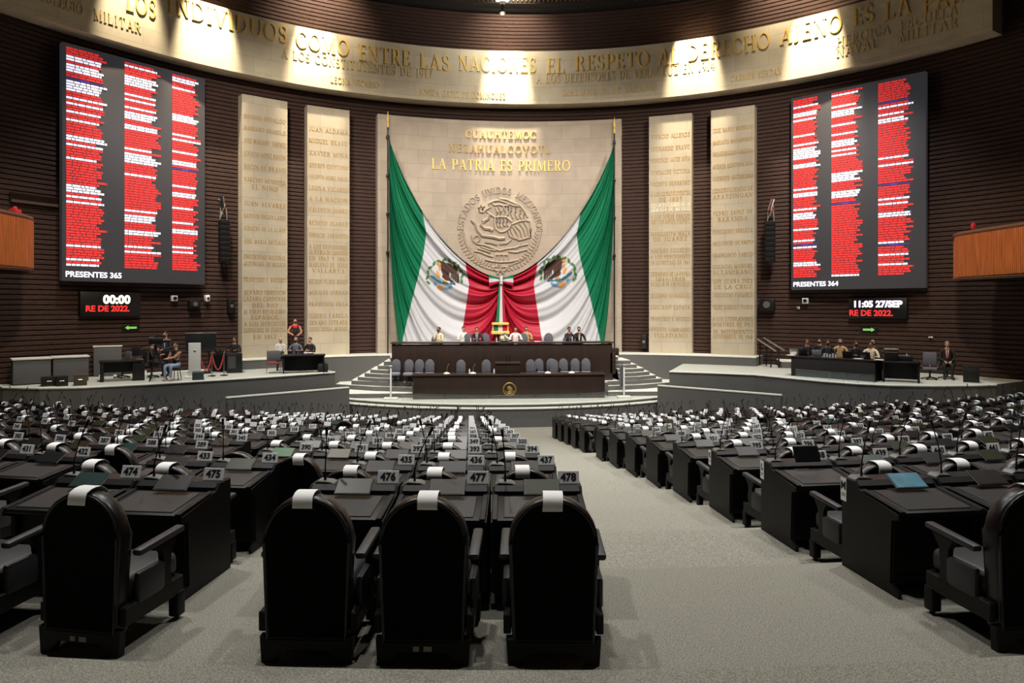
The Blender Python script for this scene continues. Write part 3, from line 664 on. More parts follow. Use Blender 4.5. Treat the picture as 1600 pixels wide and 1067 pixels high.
def zof(xa, ya, xb, yb, k): return (oncyl(xa, ya, RW - k).z + oncyl(xb, yb, RW - k).z) / 2
def whites(ci, ys, pur=()): return [(ci, a, b) for a, b in ys] + [(-ci - 1, a, b) for a, b in pur]
R1 = lambda y, n=1: (y / 833.0, y / 833.0 + n * .0126)
wl = whites(0, [R1(28, 2), R1(60, 1), R1(75, 2), R1(128, 4), R1(190), R1(212), R1(235), R1(270), R1(330, 2), R1(365), R1(420), R1(525, 3), R1(562), R1(580), R1(750), R1(802), R1(820)], [R1(112)])
wl += whites(1, [R1(12), R1(50, 4), R1(128), R1(145), R1(180), R1(196, 2), R1(222), R1(245), R1(262), R1(345), R1(362), R1(380), R1(400), R1(445), R1(592), R1(615, 3), R1(672, 2), R1(735), R1(760)])
wl += whites(2, [R1(10, 2), R1(55), R1(162, 3), R1(255), R1(270), R1(320), R1(365, 2), R1(465), R1(498, 2), R1(560), R1(620), R1(652, 2), R1(725), R1(745)], [R1(400)])
screen(oncyl(97, 250, RW - .5), oncyl(320.5, 250, RW - .5), zof(97, 66, 320.5, 122, .5), zof(97, 438, 320.5, 445, .5), [(.022, .275), (.397, .275), (.74, .235)], 'PRESENTES 365', 'tall voting screen of red and white rows reading PRESENTES 365', 3, wl)
wr_ = whites(0, [R1(35), R1(58, 2), R1(95), R1(165), R1(210), R1(225, 4), R1(262, 2), R1(305, 2), R1(420), R1(440, 2), R1(515), R1(530, 2), R1(548), R1(600), R1(655), R1(692), R1(762, 2)], [R1(675)])
wr_ += whites(1, [R1(12), R1(60), R1(85, 3), R1(150), R1(185), R1(215, 2), R1(240), R1(262), R1(285), R1(365, 4), R1(445), R1(462, 2), R1(822)], [R1(500)])
wr_ += whites(2, [R1(105), R1(138), R1(160, 2), R1(325), R1(352), R1(500), R1(520), R1(560, 2), R1(690), R1(735), R1(780), R1(828)], [R1(88), R1(435), R1(700)])
screen(oncyl(1236, 300, RW - .45), oncyl(1447, 300, RW - .45), zof(1236, 152, 1447, 112, .45), zof(1236, 452, 1447, 451, .45), [(.018, .235), (.325, .25), (.672, .26)], 'PRESENTES 364', 'tall voting screen of red and white rows reading PRESENTES 364', 5, wr_)
# clocks
def clock(pc, wpx, hpx, l1, s1, c1, l2, lab, ox1, ox2):
    c = oncyl(pc[0], pc[1], RW - .25); S = (c - CAM).dot(FWD) / FPX; e = empty('clock_display', c, -phi_of(c), lab, 'clock', 'clock displays under the voting screens')
    mb = MB(); mb.box((0, .1, 0), (wpx * S, .3, hpx * S), bev=.02); mb.build('case', M_dark, e)
    R_ = Matrix.Rotation(pi / 2, 4, 'X')
    sans_obj('clock_digits', l1, s1 * S, c1, e, Matrix.Translation((ox1 * S, -.06, 6.5 * S)) @ R_, .02)
    sans_obj('running_text', l2, 12.5 * S, M_red_led, e, Matrix.Translation((ox2 * S, -.06, -7.5 * S)) @ R_, .012)
clock((173, 475), 88, 38, '00:00', 18, M_clock_led, 'RE DE 2022.', 'black display board showing 00:00 above a green arrow on the brick wall', 8, -5)
clock((1371, 482), 84, 32, '11:05 27/SEP', 13.5, M_white_led, 'RE DE 2022.', 'black display board showing 11:05 27/SEP above the long dark table', 0, -9)
for (x, y, s, lab) in ((205, 512, -1, 'small green arrow sign on the wall under the 00:00 display'), (1357, 515, 1, 'small green arrow sign on the wall under the 27/SEP display')):
    c = oncyl(x, y, RW - .12); S = (c - CAM).dot(FWD) / FPX; e = empty('exit_arrow_sign', c, -phi_of(c), lab, 'sign', 'green arrow signs')
    mb = MB(); mb.box((0, .06, 0), (26 * S, .07, 9 * S), bev=.005); mb.build('backing', M_dark, e)
    mb = MB(); mb.prism([(s * 9 * S, 0), (s * 4 * S, 3.4 * S), (s * 4 * S, 1.6 * S), (-s * 8 * S, 1.6 * S), (-s * 8 * S, -1.6 * S), (s * 4 * S, -1.6 * S), (s * 4 * S, -3.4 * S)][::s], (.0, .024)); mb.build('arrow', M_green_led, e, smooth=0)
# ---------------------------------------------------------------- gallery balconies
def balcony(pts, zb, zt, label):
    """pts: plan outline of the outer face from the rounded tip outwards"""
    c = pts[len(pts) // 2]; e = empty('gallery_balcony', (c[0], c[1], zb), 0, label, 'balcony', 'wooden gallery balconies')
    mb = MB(); n = len(pts); o = [(p[0] - c[0], p[1] - c[1]) for p in pts]
    inn = []
    for i in range(n):
        a, b = Vector(o[max(0, i - 1)]), Vector(o[min(n - 1, i + 1)]); d = (b - a).normalized(); q = Vector((-d.y, d.x)) * .14
        if (Vector(pts[i]) + q - Vector((0, YW))).length < (Vector(pts[i]) - Vector((0, YW))).length: q = -q
        inn.append((o[i][0] + q.x, o[i][1] + q.y))
    H = zt - zb
    A = [mb.v((p[0], p[1], 0)) for p in o]; B = [mb.v((p[0], p[1], H)) for p in o]; A2 = [mb.v((p[0], p[1], 0)) for p in inn]; B2 = [mb.v((p[0], p[1], H)) for p in inn]
    for i in range(n - 1): mb.f([A[i], A[i + 1], B[i + 1], B[i]]); mb.f([A2[i], B2[i], B2[i + 1], A2[i + 1]]); mb.f([A[i], A2[i], A2[i + 1], A[i + 1]])
    mb.f([A[0], B[0], B2[0], A2[0]]); mb.f([A[-1], A2[-1], B2[-1], B[-1]]); mb.build('parapet_panel', M_orange, e, smooth=40)
    mb = MB()
    dist = 0; last = None
    for i in range(n - 1):
        a, b = Vector((o[i][0], o[i][1], 0)), Vector((o[i + 1][0], o[i + 1][1], 0)); L = (b - a).length; k = max(1, int(L / .085)); dd = (b - a) / L; out = Vector((dd.y, -dd.x, 0))
        if (a + out + Vector((c[0], c[1] - YW, 0))).length > (a + Vector((c[0], c[1] - YW, 0))).length: out = -out
        for j in range(k):
            p = a + (b - a) * (j + .5) / k + out * .012
            mb.box((p.x, p.y, H / 2), (.05, .03, H - .1), Matrix.Rotation(atan2(dd.y, dd.x), 3, 'Z'))
    s = mb.build('slat_facing', M_orange, e, smooth=0)
    mb = MB(); mb.tube([((p[0] + q[0]) / 2, (p[1] + q[1]) / 2, H + .02) for p, q in zip(o, inn)], .1, 8); mb.build('top_rail', mat('rail_wood', (92, 58, 36), .45), e)
    mb = MB(); mb.tube([((p[0] + q[0]) / 2, (p[1] + q[1]) / 2, -.01) for p, q in zip(o, inn)], .085, 6); mb.build('bottom_rail', mat('rail_wood', (92, 58, 36), .45), e)
    # floor slab back to the wall
    mb = MB(); wl = []
    for p in pts[::-1]:
        v = Vector((p[0], p[1] - YW)); v = v.normalized() * (RW - .05); wl.append((v.x - c[0], v.y + YW - c[1]))
    poly = o + wl; a = [mb.v((p[0], p[1], .02)) for p in poly]; b = [mb.v((p[0], p[1], .25)) for p in poly]
    mb.f(a[::-1]); mb.f(b)
    for i in range(len(poly)): mb.f([a[i], a[(i + 1) % len(poly)], b[(i + 1) % len(poly)], b[i]])
    mb.build('floor_slab', mat('slab_black', (20, 17, 16), .8), e, smooth=0)
    return e
RB = [(18.6, 25.1), (17.5, 25.15), (16.75, 24.95), (16.35, 24.5), (16.22, 23.9), (16.2, 22.5), (16.2, 21.0), (16.15, 19.5), (16.1, 18.0), (16.0, 16.0)]
balcony(RB, 5.93, 7.54, 'curved gallery balcony faced in orange wood slats on the 27/SEP clock side')
LB = [(-18.5, 24.9), (-17.5, 24.85), (-16.95, 24.65), (-16.66, 24.2), (-16.5, 23.6), (-16.45, 22.0), (-16.5, 20.5), (-16.4, 19.0), (-16.3, 17.0)]
balcony(LB, 6.14, 7.83, 'curved gallery balcony faced in orange wood slats on the 00:00 clock side')
# control-room slot in the brick beside the balcony
a, b = oncyl(15, 300, RW - .1), oncyl(90, 322, RW - .1); pa, pb = phi_of(a), phi_of(b)
w1 = MB(); w1.arcslab(pa, pb, RW - .12, RW - .07, b.z + .05, a.z, 6)
o = w1.build('window_1', mat('slot_dark', (30, 18, 13), .3), smooth=0); structure(o)
mb = MB(); mb.arcslab(pa, pb, RW - .2, RW - .05, b.z - .05, b.z + .05, 6); mb.build('window_frame', mat('slot_frame', (84, 64, 52), .5), o, smooth=0)
for (x, y, m, s, nm, lab, cat) in ((23, 331, mat('prop_red', (196, 40, 50), .6), (.26, .3, .18), 'red_box', 'small red box on the balcony rail of the 00:00 clock side', 'box'), (1521, 354, mat('prop_red', (196, 40, 50), .6), (.12, .14, .22), 'red_lamp', 'small red lamp on the balcony rail of the 27/SEP clock side', 'lamp')):
    p = at(x, y, 22.3 if x < 800 else 25.2); mb = MB(); mb.box((0, 0, 0), s, bev=.03); mb.ball((0, 0, s[2] * .6), s[0] * .3); o = mb.build(nm, m); o.location = p; setp(o, lab, cat)
# ---------------------------------------------------------------- podium desks
YU = 31.05
def ud(x): return x
e = empty('presidium_desk', (-0.25, YU, 1.5), 0, 'long dark wooden upper desk under the flags with seated officials behind', 'desk')
xl, xr = ony(612, 560, YU).x + .25, ony(957, 560, YU).x + .25
mb = MB(); mb.box(((xl + xr) / 2, .04, .84), (xr - xl, .08, 1.68), bev=.01); mb.build('front_panel', M_wood, e)
for x in (xl, xr):
    mb = MB(); mb.box((x + (.05 if x < 0 else -.05), .5, .88), (.1, .9, 1.6), bev=.01); mb.build('end_panel', M_wood, e)
mb = MB(); mb.box(((xl + xr) / 2, .4, 1.74), (xr - xl + .1, .95, .07), bev=.015); mb.build('desktop', mat('desk_top_wood', (60, 46, 40), .3), e)
mb = MB(); mb.box((xr + .16, .35, 1.3), (.34, .5, .34), bev=.02); mb.box((xr + .02, .3, .8), (.26, .6, 1.0), bev=.02); mb.build('side_wing', M_wood, e)
YL = 29.35
e = empty('secretaries_desk', (-0.15, YL, .92), 0, 'dark wooden lower desk with round gold emblem in front of the grey chairs', 'desk')
xl, xr = ony(645, 600, YL).x + .15, ony(945, 600, YL).x + .15
mb = MB(); mb.box(((xl + xr) / 2, .04, .5), (xr - xl, .08, 1.0), bev=.01); mb.build('front_panel', M_wood, e)
for x in (xl, xr):
    mb = MB(); mb.box((x + (.05 if x < 0 else -.05), .4, .5), (.1, .66, 1.0), bev=.01); mb.build('end_panel', M_wood, e)
mb = MB(); mb.box(((xl + xr) / 2, .36, 1.03), (xr - xl + .1, .82, .07), bev=.015); mb.build('desktop', mat('desk_top_wood', (60, 46, 40), .3), e)
cx = ony(796, 608, YL).x + .15; cz = ony(796, 608, YL).z - .92
mb = MB(); pts = [(cx + .27 * cos(a * pi / 12), -.02, cz + .27 * sin(a * pi / 12)) for a in range(25)]; mb.tube(pts, .028, 6); mb.tube([(cx + .19 * cos(a * pi / 12), -.012, cz + .19 * sin(a * pi / 12)) for a in range(13, 24)], .022, 6)
for (x, z, rx, rz) in ((0, .02, .09, .11), (.07, -.02, .06, .1), (-.06, .08, .05, .04), (0, -.12, .1, .03)): mb.ball((cx + x, -.012, cz + z), 1, (rx, .02, rz))
for k in range(9):
    a = radians(20 + 17.5 * k); mb.box((cx + .225 * cos(a), -.012, cz + .225 * sin(a)), (.02, .02, .045), Matrix.Rotation(-(a - pi / 2), 3, 'Y'))
mb.build('gold_seal', mat('seal_gold', (150, 126, 70), .45, .5), e)
p = ony(793, 582, YL + .45); e = empty('speaker_lectern', (p.x, YL + .45, 1.99), 0, 'dark wooden lectern box on the lower desk with two microphones', 'lectern')
mb = MB(); mb.prism([(-.52, 0), (.52, 0), (.52, .42), (-.52, .42)], (-.25, .2), bev=.02); mb.build('body', M_wood, e)
mb = MB(); mb.box((0, -.02, .45), (1.12, .55, .05), Matrix.Rotation(.08, 3, 'X'), bev=.015); mb.build('top', M_wood, e)
for x in (-.05, .09):
    mb = MB(); mb.tube([(x, .05, .46), (x, .02, .65), (x + .02, -.05, .78)], [.012, .01, .018], 6); mb.build('microphone', M_dark, e)
# grey podium chairs
def gchair(loc, rz, label, group, ht=1.03, lit=True):
    e = empty('upholstered_chair', loc, rz, label, 'chair', group); w = .21
    pts = [(-w, .48), (w, .48), (w * 1.02, ht - .25)] + [(w * cos(a), ht - .25 + .25 * sin(a)) for a in (radians(t) for t in range(10, 171, 16))] + [(-w * 1.02, ht - .25)]
    mb = MB(); mb.prism(pts, (-.28, -.17), bev=.035); mb.build('backrest', M_steel, e)
    mb = MB(); mb.box((0, .08, .4), (.46, .5, .13), bev=.05); mb.build('seat', mat('seat_lit_grey', (122, 122, 128), .7), e)  # paler than the backrest: light falling on the seat is put into its colour
    mb = MB(); mb.tube([(0, .02, .06), (0, .02, .38)], .04, 8)
    for k in range(5): a = 2 * pi * k / 5; mb.tube([(0, .02, .1), (.28 * cos(a), .02 + .28 * sin(a), .05)], .022, 6); mb.ball((.28 * cos(a), .02 + .28 * sin(a), .035), .035)
    mb.build('swivel_base', M_dark, e)
    for s in (-1, 1):
        mb = MB(); mb.tube([(s * .23, -.1, .44), (s * .26, -.08, .62), (s * .26, .2, .64), (s * .24, .22, .46)], .02, 6); mb.build('armrest', M_dark, e)
    return e
ORD = ['first', 'second', 'third', 'fourth', 'fifth', 'sixth', 'seventh', 'eighth', 'ninth', 'tenth', 'eleventh', 'twelfth', 'thirteenth', 'fourteenth', 'fifteenth', 'sixteenth', 'seventeenth', 'eighteenth', 'nineteenth', 'twentieth', 'outermost', 'outermost', 'outermost', 'outermost']
gp = 'grey chairs between the two podium desks'
for i, (x, y, Yh) in enumerate(((618, 562, 30.75), (638.5, 562, 30.6), (655, 562, 30.6), (671, 562, 30.6))):
    p = ony(x, y, Yh); gchair((p.x, Yh, 1.5), pi, ('grey chair with lit pale seat, half behind the white stand' if i == 0 else f'grey podium chair, {ORD[i]} of the four beside the white stand near the steps'), gp)
for i, (x, Yh) in enumerate(((720, 30.15), (760, 30.15), (830, 30.15), (866.5, 30.15))):
    p = ony(x, 566, Yh); gchair((p.x, Yh + .1, 1.5), pi, f'grey chair tucked close behind the lower podium desk, {ORD[i]} from the white-stand chairs', gp)
for i, x in enumerate((843, 862, 881.5, 899, 916)):
    p = ony(x, 560, 30.65); gchair((p.x, 30.68, 1.5), pi + (-.12 if i > 2 else 0), f'grey chair standing against the upper desk front, {ORD[i]} from the lectern', gp)
for i, x in enumerate((731.5, 758.5, 789, 818, 858)):
    p = ony(x, 530, 32.45); gchair((p.x, 32.45, ZP), pi, f'grey chair behind the upper podium desk under the flags, {ORD[i]} from the man in tan', 'grey chairs behind the upper podium desk', 1.1)
p = ony(676, 530, 32.5)
# ---------------------------------------------------------------- people
def person(loc, rz, sit, top, bottom, hair, label, skin=None, hands=((.2, .3, .25), (-.2, .3, .25)), bare=False, mask=False, tie=None, lean=0.0, turn=0.0, shoes=None, sc=1.0, kneez=None):
    skin = skin or M_skin; pz = .61 if sit else .95
    L = lambda x, y, z: Vector((x, y + lean * z, pz + z))
    V = [(L(0, 0, 0), .15, .115), (L(0, .01, .17), .135, .1), (L(0, 0, .38), .165, .11), (L(0, -.01, .52), .075, .07), (L(0, .01, .59), .052, .055), (L(0, .035, .655), .062, .075), (L(0, .03, .74), .075, .092), (L(0, .015, .815), .05, .062)]
    E = [(0, 1), (1, 2), (2, 3), (3, 4), (4, 5), (5, 6), (6, 7)]; reg = ['T', 'T', 'T', 'T', 'H', 'H', 'H', 'H']
    hd = []
    for s, hnd in ((1, hands[0]), (-1, hands[1])):
        sh = L(s * .2, 0, .46); h = Vector((hnd[0], hnd[1] + lean * hnd[2], pz + hnd[2]))
        d = h - sh; l = min(d.length, .54); h = sh + d.normalized() * l
        m = (sh + h) / 2; k = sqrt(max(0.0, .285 ** 2 - (l / 2) ** 2)); bd = Vector((s * .55, -.35, -.75)); bd -= d.normalized() * bd.dot(d.normalized()); bd.normalize(); el = m + bd * k
        fd = (h - el).normalized(); i = len(V)
        V += [(sh, .07, .07), (el, .046, .046), (h, .03, .032), (h + fd * .06, .034, .024)]; reg += ['T', 'A', 'A', 'S']
        E += [(3, i), (i, i + 1), (i + 1, i + 2), (i + 2, i + 3)]; hd.append((h + fd * .06, fd, s))
    for s in (1, -1):
        i = len(V); hip = L(s * .095, 0, -.05)
        if sit: kn = Vector((s * .13, .43, pz - .03)); an = Vector((s * .13, .43, .09)); to = Vector((s * .15, .58, .05))
        else: kn = Vector((s * .1, .02, .5)); an = Vector((s * .1, -.02, .09)); to = Vector((s * .12, .14, .045))
        V += [(hip, .1, .1), (kn, .064, .066), (an, .042, .045), (to, .042, .035)]; reg += ['B', 'B', 'B', 'F']; E += [(0, i), (i, i + 1), (i + 1, i + 2), (i + 2, i + 3)]
    me = bpy.data.meshes.new('p'); me.from_pydata([v[0] for v in V], E, []); o = bpy.data.objects.new('p', me); C.objects.link(o)
    sk = o.modifiers.new('s', 'SKIN'); sk.use_smooth_shade = True; sd = o.modifiers.new('u', 'SUBSURF'); sd.levels = 1; sd.render_levels = 1
    for i, v in enumerate(V): me.skin_vertices[0].data[i].radius = (v[1], v[2])
    me.skin_vertices[0].data[0].use_root = True
    dg = bpy.context.evaluated_depsgraph_get(); dg.update(); m2 = bpy.data.meshes.new_from_object(o.evaluated_get(dg)); bpy.data.objects.remove(o)
    sh_m = shoes or M_blk; ml = [top, bottom, skin, sh_m]; mi = {'T': 0, 'A': 2 if bare else 0, 'B': 1, 'H': 2, 'S': 2, 'F': 3}
    mb = MB(); mb.b.from_mesh(m2); bpy.data.meshes.remove(m2)
    segs = [(V[a][0], V[b][0], reg[b]) for a, b in E]
    for f in mb.b.faces:
        c = f.calc_center_median(); best = 9
        for a, b, r in segs:
            ab = b - a; t = max(0, min(1, (c - a).dot(ab) / ab.length_squared)); d = (c - a - ab * t).length
            if d < best: best = d; f.material_index = mi[r]
    mb.mi = 2
    for c, fd, s in hd:   # fingers and thumb
        side = fd.cross(Vector((0, 0, 1)))
        side = side.normalized() if side.length > .1 else Vector((1, 0, 0)); dn = side.cross(fd).normalized()
        if dn.z > 0: dn = -dn
        for k, ln in enumerate((.066, .074, .07, .055)):
            b0 = c + side * (-.027 + .018 * k); mb.tube([b0, b0 + fd * ln * .5 + dn * .008, b0 + fd * ln * .85 + dn * .03], [.0095, .009, .007], 5)
        sg = 1 if side.x * s < 0 else -1; b0 = c + side * sg * .03 - fd * .035; mb.tube([b0, b0 + side * sg * .025 + fd * .025, b0 + side * sg * .03 + fd * .055], [.011, .01, .008], 5)
    hp = L(0, .03, .72)   # face: nose, brow, ears, eyes
    mb.tube([hp + Vector((0, .085, .03)), hp + Vector((0, .112, -.02)), hp + Vector((0, .09, -.03))], [.009, .016, .012], 6)
    for s in (-1, 1): mb.ball(hp + Vector((s * .078, -.01, 0)), .02, (.5, 1, 1.5), 6)
    root = empty('person', loc, rz, label, 'person'); root.scale = (sc, sc, sc)
    mb.build('body', ml, root, smooth=180)
    mb = MB()
    for s in (-1, 1): mb.ball(hp + Vector((s * .032, .083, .022)), .011, (1.2, .6, .8), 6)
    mb.build('eyes', M_ink, root)
    if hair:
        mb = MB(); mb.ball(hp + Vector((0, -.022, .045)), 1, (.088, .1, .082), 12)
        bmesh.ops.bisect_plane(mb.b, geom=mb.b.verts[:] + mb.b.edges[:] + mb.b.faces[:], plane_co=hp + Vector((0, .02, .045)), plane_no=Vector((0, .75, -1)), clear_outer=True); mb.build('hair', hair, root, smooth=180)
    if mask:
        mb = MB(); mb.ball(hp + Vector((0, .05, -.045)), 1, (.062, .062, .05), 10); mb.build('face_mask', M_blk if mask is True else mask, root, smooth=180)
    else:
        mb = MB(); mb.ball(hp + Vector((0, .088, -.055)), 1, (.024, .008, .007), 6); mb.build('mouth', mat('lips', (150, 84, 76), .6), root)
    if tie:
        mb = MB(); ch = [(-.05, .5), (.05, .5), (.028, .2), (-.028, .2)]; mb.poly3([L(x, .115 + .0 * z, z) for x, z in ch], (0, -1, 0), .04); mb.build('shirt_front', M_shirt, root)
        mb = MB(); mb.poly3([L(x, .125, z) for x, z in ((-.018, .49), (.018, .49), (.028, .24), (0, .2), (-.028, .24))], (0, -1, 0), .02); mb.build('necktie', tie, root)
    return root
DESK = ((.17, .33, .28), (-.17, .33, .28)); LAP = ((.1, .3, .08), (-.1, .3, .08)); FRONT = ((.09, .3, .3), (-.09, .3, .3)); FACE = ((.05, .2, .55), (-.22, .3, .18)); DOWN = ((.27, .05, -.05), (-.27, .05, -.05)); CROSS = ((-.08, .22, .3), (.08, .25, .26))
tieR = mat('tie_red', (170, 30, 36), .6); tieB = mat('tie_blue', (60, 60, 100), .6)
def up(x, Yh=32.25): p = ony(x, 520, Yh); return (p.x, Yh, ZP - .05)
person(up(686), pi - .6, True, M_cream, M_blk, M_hair, 'person in cream shirt looking down at a phone at the upper desk', M_skin2, FRONT, mask=True)
person(up(745), pi, True, M_suit, M_blk, M_hairb, 'person in dark suit between two grey chairs at the upper desk', hands=DESK, tie=tieB)
person(up(724, 33.15), pi + .3, True, M_shirt, M_blk, M_hair, 'person in white shirt leaning beside the grey chair nearest the cream-shirted one', hands=DESK)
person(up(805.5), pi, True, M_shirt, M_blk, M_hairb, 'person in white shirt next to the white floral centrepiece on the upper desk', hands=DESK)
person(up(822.5, 33.15), pi - .2, True, M_tan, M_blk, M_hairb, 'person in tan jacket partly behind a grey chair at the upper desk', hands=DESK)
person(up(889), pi + .3, True, M_suit, M_blk, M_hair, 'person in navy suit with hands at mouth at the upper desk end', M_skin2, ((.06, .2, .52), (-.06, .2, .52)), tie=tieB)
person(up(904.5), pi, True, M_blk, M_blk, M_hair, 'person in black suit and mask with one hand raised at the upper desk', hands=FACE, mask=True, tie=M_shirt)
for i, x in enumerate((680, 889, 904)):
    p = ony(x, 520, 32.6); gchair((up(x)[0], 32.55, ZP), pi, ('dark chair under the cream-shirted person at the upper desk', 'dark chair under the navy-suited person at the upper desk', 'dark chair under the masked black-suited person at the upper desk')[i], None, 1.0)
# things on the upper desk
p = ony(799, 534, YU + .5); e = empty('flower_arrangement', (p.x - .35, YU + .4, 3.275), 0, 'low white flower arrangement in the middle of the upper desk', 'flowers')
mb = MB(); mb.lathe([(.12, 0), (.2, .06), (.18, .08)], n=12); mb.build('bowl', M_silver, e)
mb = MB(); rn = random.Random(2)
for k in range(26): a = rn.uniform(0, 6.28); r = rn.uniform(0, .24); mb.ball((r * cos(a), r * sin(a) * .6, .12 + .22 * (1 - r / .3) * rn.random()), .045, n=6)
mb.build('blooms', mat('bloom_white', (226, 222, 196), .8), e)
for i, (x, w) in enumerate(((725, .1), (735.5, .06), (776, .1), (807, .07), (840, .3))):
    p = ony(x, 533, YU + .3)
    if w < .2:
        mb = MB(); mb.lathe([(.03, 0), (.03, .14), (.012, .18), (.012, .22)], n=8); o = mb.build('water_bottle', mat('bottle_clear', (200, 206, 206), .2), loc=(p.x, YU + .3, 3.275)); setp(o, f'small clear water bottle on the upper desk, {ORD[i]} from the cream-shirted person', 'bottle', 'water bottles on the upper desk')
    else:
        mb = MB(); mb.box((0, 0, .01), (w, .22, .02)); o = mb.build('paper_stack', M_paper, loc=(p.x, YU + .3, 3.275)); setp(o, 'white papers lying on the upper desk before the red flag band', 'papers')
# gilt case holding the small flag
p = ony(782, 512, 34.4); e = empty('gilt_flag_case', (p.x, 34.5, ZP), 0, 'gilded case on a stand with a small tricolour in front of the red flag bands', 'case')
mb = MB(); mb.tube([(-.25, 0, 0), (-.25, 0, 1.0)], .04); mb.tube([(.25, 0, 0), (.25, 0, 1.0)], .04); mb.box((0, 0, .03), (.8, .4, .06), bev=.01); mb.build('stand', M_dark, e)
mb = MB(); mb.box((0, 0, 1.05), (.92, .3, .16), bev=.03); mb.box((0, 0, 1.5), (.86, .3, .12), bev=.03)
for s in (-1, 1): mb.tube([(s * .38, 0, 1.1), (s * .38, 0, 1.5)], .035, 8)
mb.build('gilt_frame', M_gold, e)
for k, m in enumerate((M_green, M_white, M_red)):
    mb = MB(); mb.box((-.22 + .22 * k, .02, 1.28), (.22, .05, .32)); mb.build('tricolour_band', m, e)
# desk microphones, bottles and papers on the lower desk
for i, (x, y) in enumerate(((698, 583), (739, 583), (856, 583), (893, 583))):
    p = ony(x, y, YL + .3); e = empty('desk_microphone', (p.x, YL + .3, 1.985), 0, f'white-based desk microphone on the lower podium desk, {ORD[i]} from the white-stand side', 'microphone', 'microphones on the lower podium desk')
    mb = MB(); mb.lathe([(.14, 0), (.13, .04), (.04, .07)], n=14); mb.build('base', M_plate, e)
    mb = MB(); mb.tube([(0, 0, .05), (.02, 0, .3), (.09, -.04, .42)], [.012, .01, .018], 6); mb.build('gooseneck', M_silver, e)
for i, x in enumerate((733.5, 772)):
    p = ony(x, 582, YL + .3); mb = MB(); mb.lathe([(.035, 0), (.035, .15), (.015, .19), (.015, .22)], n=8); o = mb.build('water_bottle', mat('bottle_clear', (200, 206, 206), .2), loc=(p.x, YL + .3, 1.985)); setp(o, ('small bottle beside the second microphone on the lower desk', 'small bottle beside the lectern on the lower desk')[i], 'bottle', 'bottles on the lower desk')
# white stands, black rail post
for i, (x, Yh, z) in enumerate(((610.5, 29.55, .92), (975, 29.5, .92))):
    p = ony(x, 610, Yh); e = empty('white_post_stand', (p.x, Yh, z), 0, ('slim white post stand on a square base before the four grey chairs', 'slim white post stand on a square base beside the black curved rail')[i], 'stand', 'white post stands beside the lower podium desk')
    mb = MB(); mb.box((0, 0, .03), (.6, .5, .06), bev=.01); mb.build('base_plate', M_lip, e)
    mb = MB(); mb.box((0, 0, .72), (.07, .05, 1.36), bev=.008); mb.box((0, -.02, 1.42), (.12, .12, .04), bev=.008); mb.build('post', mat('post_white', (212, 216, 220), .4), e)
p = ony(972, 590, 30.2); e = empty('handrail', (p.x, 30.2, 1.3), 0, 'short black curved handrail standing on the podium steps', 'handrail')
mb = MB(); mb.tube([(-.06, 0, 0), (-.06, 0, .9), (0, 0, 1.0), (.06, 0, .9), (.06, 0, 0)], .045, 8); mb.build('rail_tube', M_steel, e); mb = MB(); mb.box((0, 0, .45), (.12, .03, .85)); mb.build('infill_panel', mat('infill_slate', (60, 64, 72), .5), e)
# glass along the dais
gl = front_arc(12.5, -0.1, 40.4, 4.6, 5)
for i, (a, b) in enumerate(zip(gl, gl[1:])):
    a, b = Vector(a + (0,)), Vector(b + (0,)); m = (a + b) / 2; d = b - a
    e = empty('glass_barrier', (m.x, m.y, .92), atan2(d.y, d.x), f'low clear glass panel along the dais edge, {ORD[i]} from the white stand beside four chairs', 'glass panel', 'glass panels along the dais')
    mb = MB(); mb.box((0, 0, .17), (d.length - .04, .015, .32)); mb.build('pane', M_glass, e); mb = MB(); mb.box((0, 0, .33), (d.length - .04, .025, .02)); mb.build('edge_cap', M_silver, e)
# ---------------------------------------------------------------- camera-crew stage (00:00 side)
def sfl(x, y, z=ZS): p = onz(x, y, z); return Vector((p.x, p.y, z))
def face_cam(p): return atan2(-(CAM.x - p.x), CAM.y - p.y) + pi   # local -Y looks at the seats
for x, y, w, h, lab in ((50, 601, 52, 41, 'grey upholstered cabinet at the end of the camera-crew stage'), (111, 597, 50, 40, 'grey upholstered cabinet between the end cabinet and the black desk')):
    p = sfl(x, y); S = (p - CAM).dot(FWD) / FPX; e = empty('storage_cabinet', p, face_cam(p) + .1, lab, 'cabinet', 'grey cabinets on the camera-crew stage')
    mb = MB(); mb.box((0, .35, h * S / 2), (w * S * .94, .7, h * S - .06), bev=.02); mb.build('body', M_grey, e)
    mb = MB(); mb.box((0, .34, h * S - .02), (w * S, .76, .06), bev=.012); mb.build('top', M_lip, e)
p = sfl(168, 588); S = (p - CAM).dot(FWD) / FPX; e = empty('screen_divider', p, face_cam(p), 'tall grey fabric divider standing behind the black desk', 'divider')
mb = MB(); mb.box((0, .05, 24 * S), (38 * S, .1, 46 * S), bev=.02); mb.build('panel', M_grey, e); mb = MB(); mb.box((0, .05, 47 * S), (40 * S, .13, .06), bev=.01); mb.box((-10 * S, .05, .03), (.1, .5, .06)); mb.box((10 * S, .05, .03), (.1, .5, .06)); mb.build('edge_frame', M_lip, e)
p = sfl(188, 596); S = (p - CAM).dot(FWD) / FPX; e = empty('writing_desk', p, face_cam(p), 'black desk with open front on the camera-crew stage', 'desk')
mb = MB(); mb.box((0, .35, .74), (58 * S, .8, .05), bev=.01); mb.build('desktop', M_dark, e)
for s in (-1, 1):
    mb = MB(); mb.box((s * 25 * S, .35, .36), (.12 if s < 0 else .4, .7, .72), bev=.01); mb.build('leg' if s < 0 else 'drawer_pedestal', M_dark, e)
mb = MB(); mb.box((0, .6, .5), (50 * S, .03, .4)); mb.build('modesty_panel', M_dark, e)
e2 = empty('computer_monitor', p + Vector((.42, .5, .765)), face_cam(p) + .5, 'black computer monitor on the black stage desk', 'monitor')
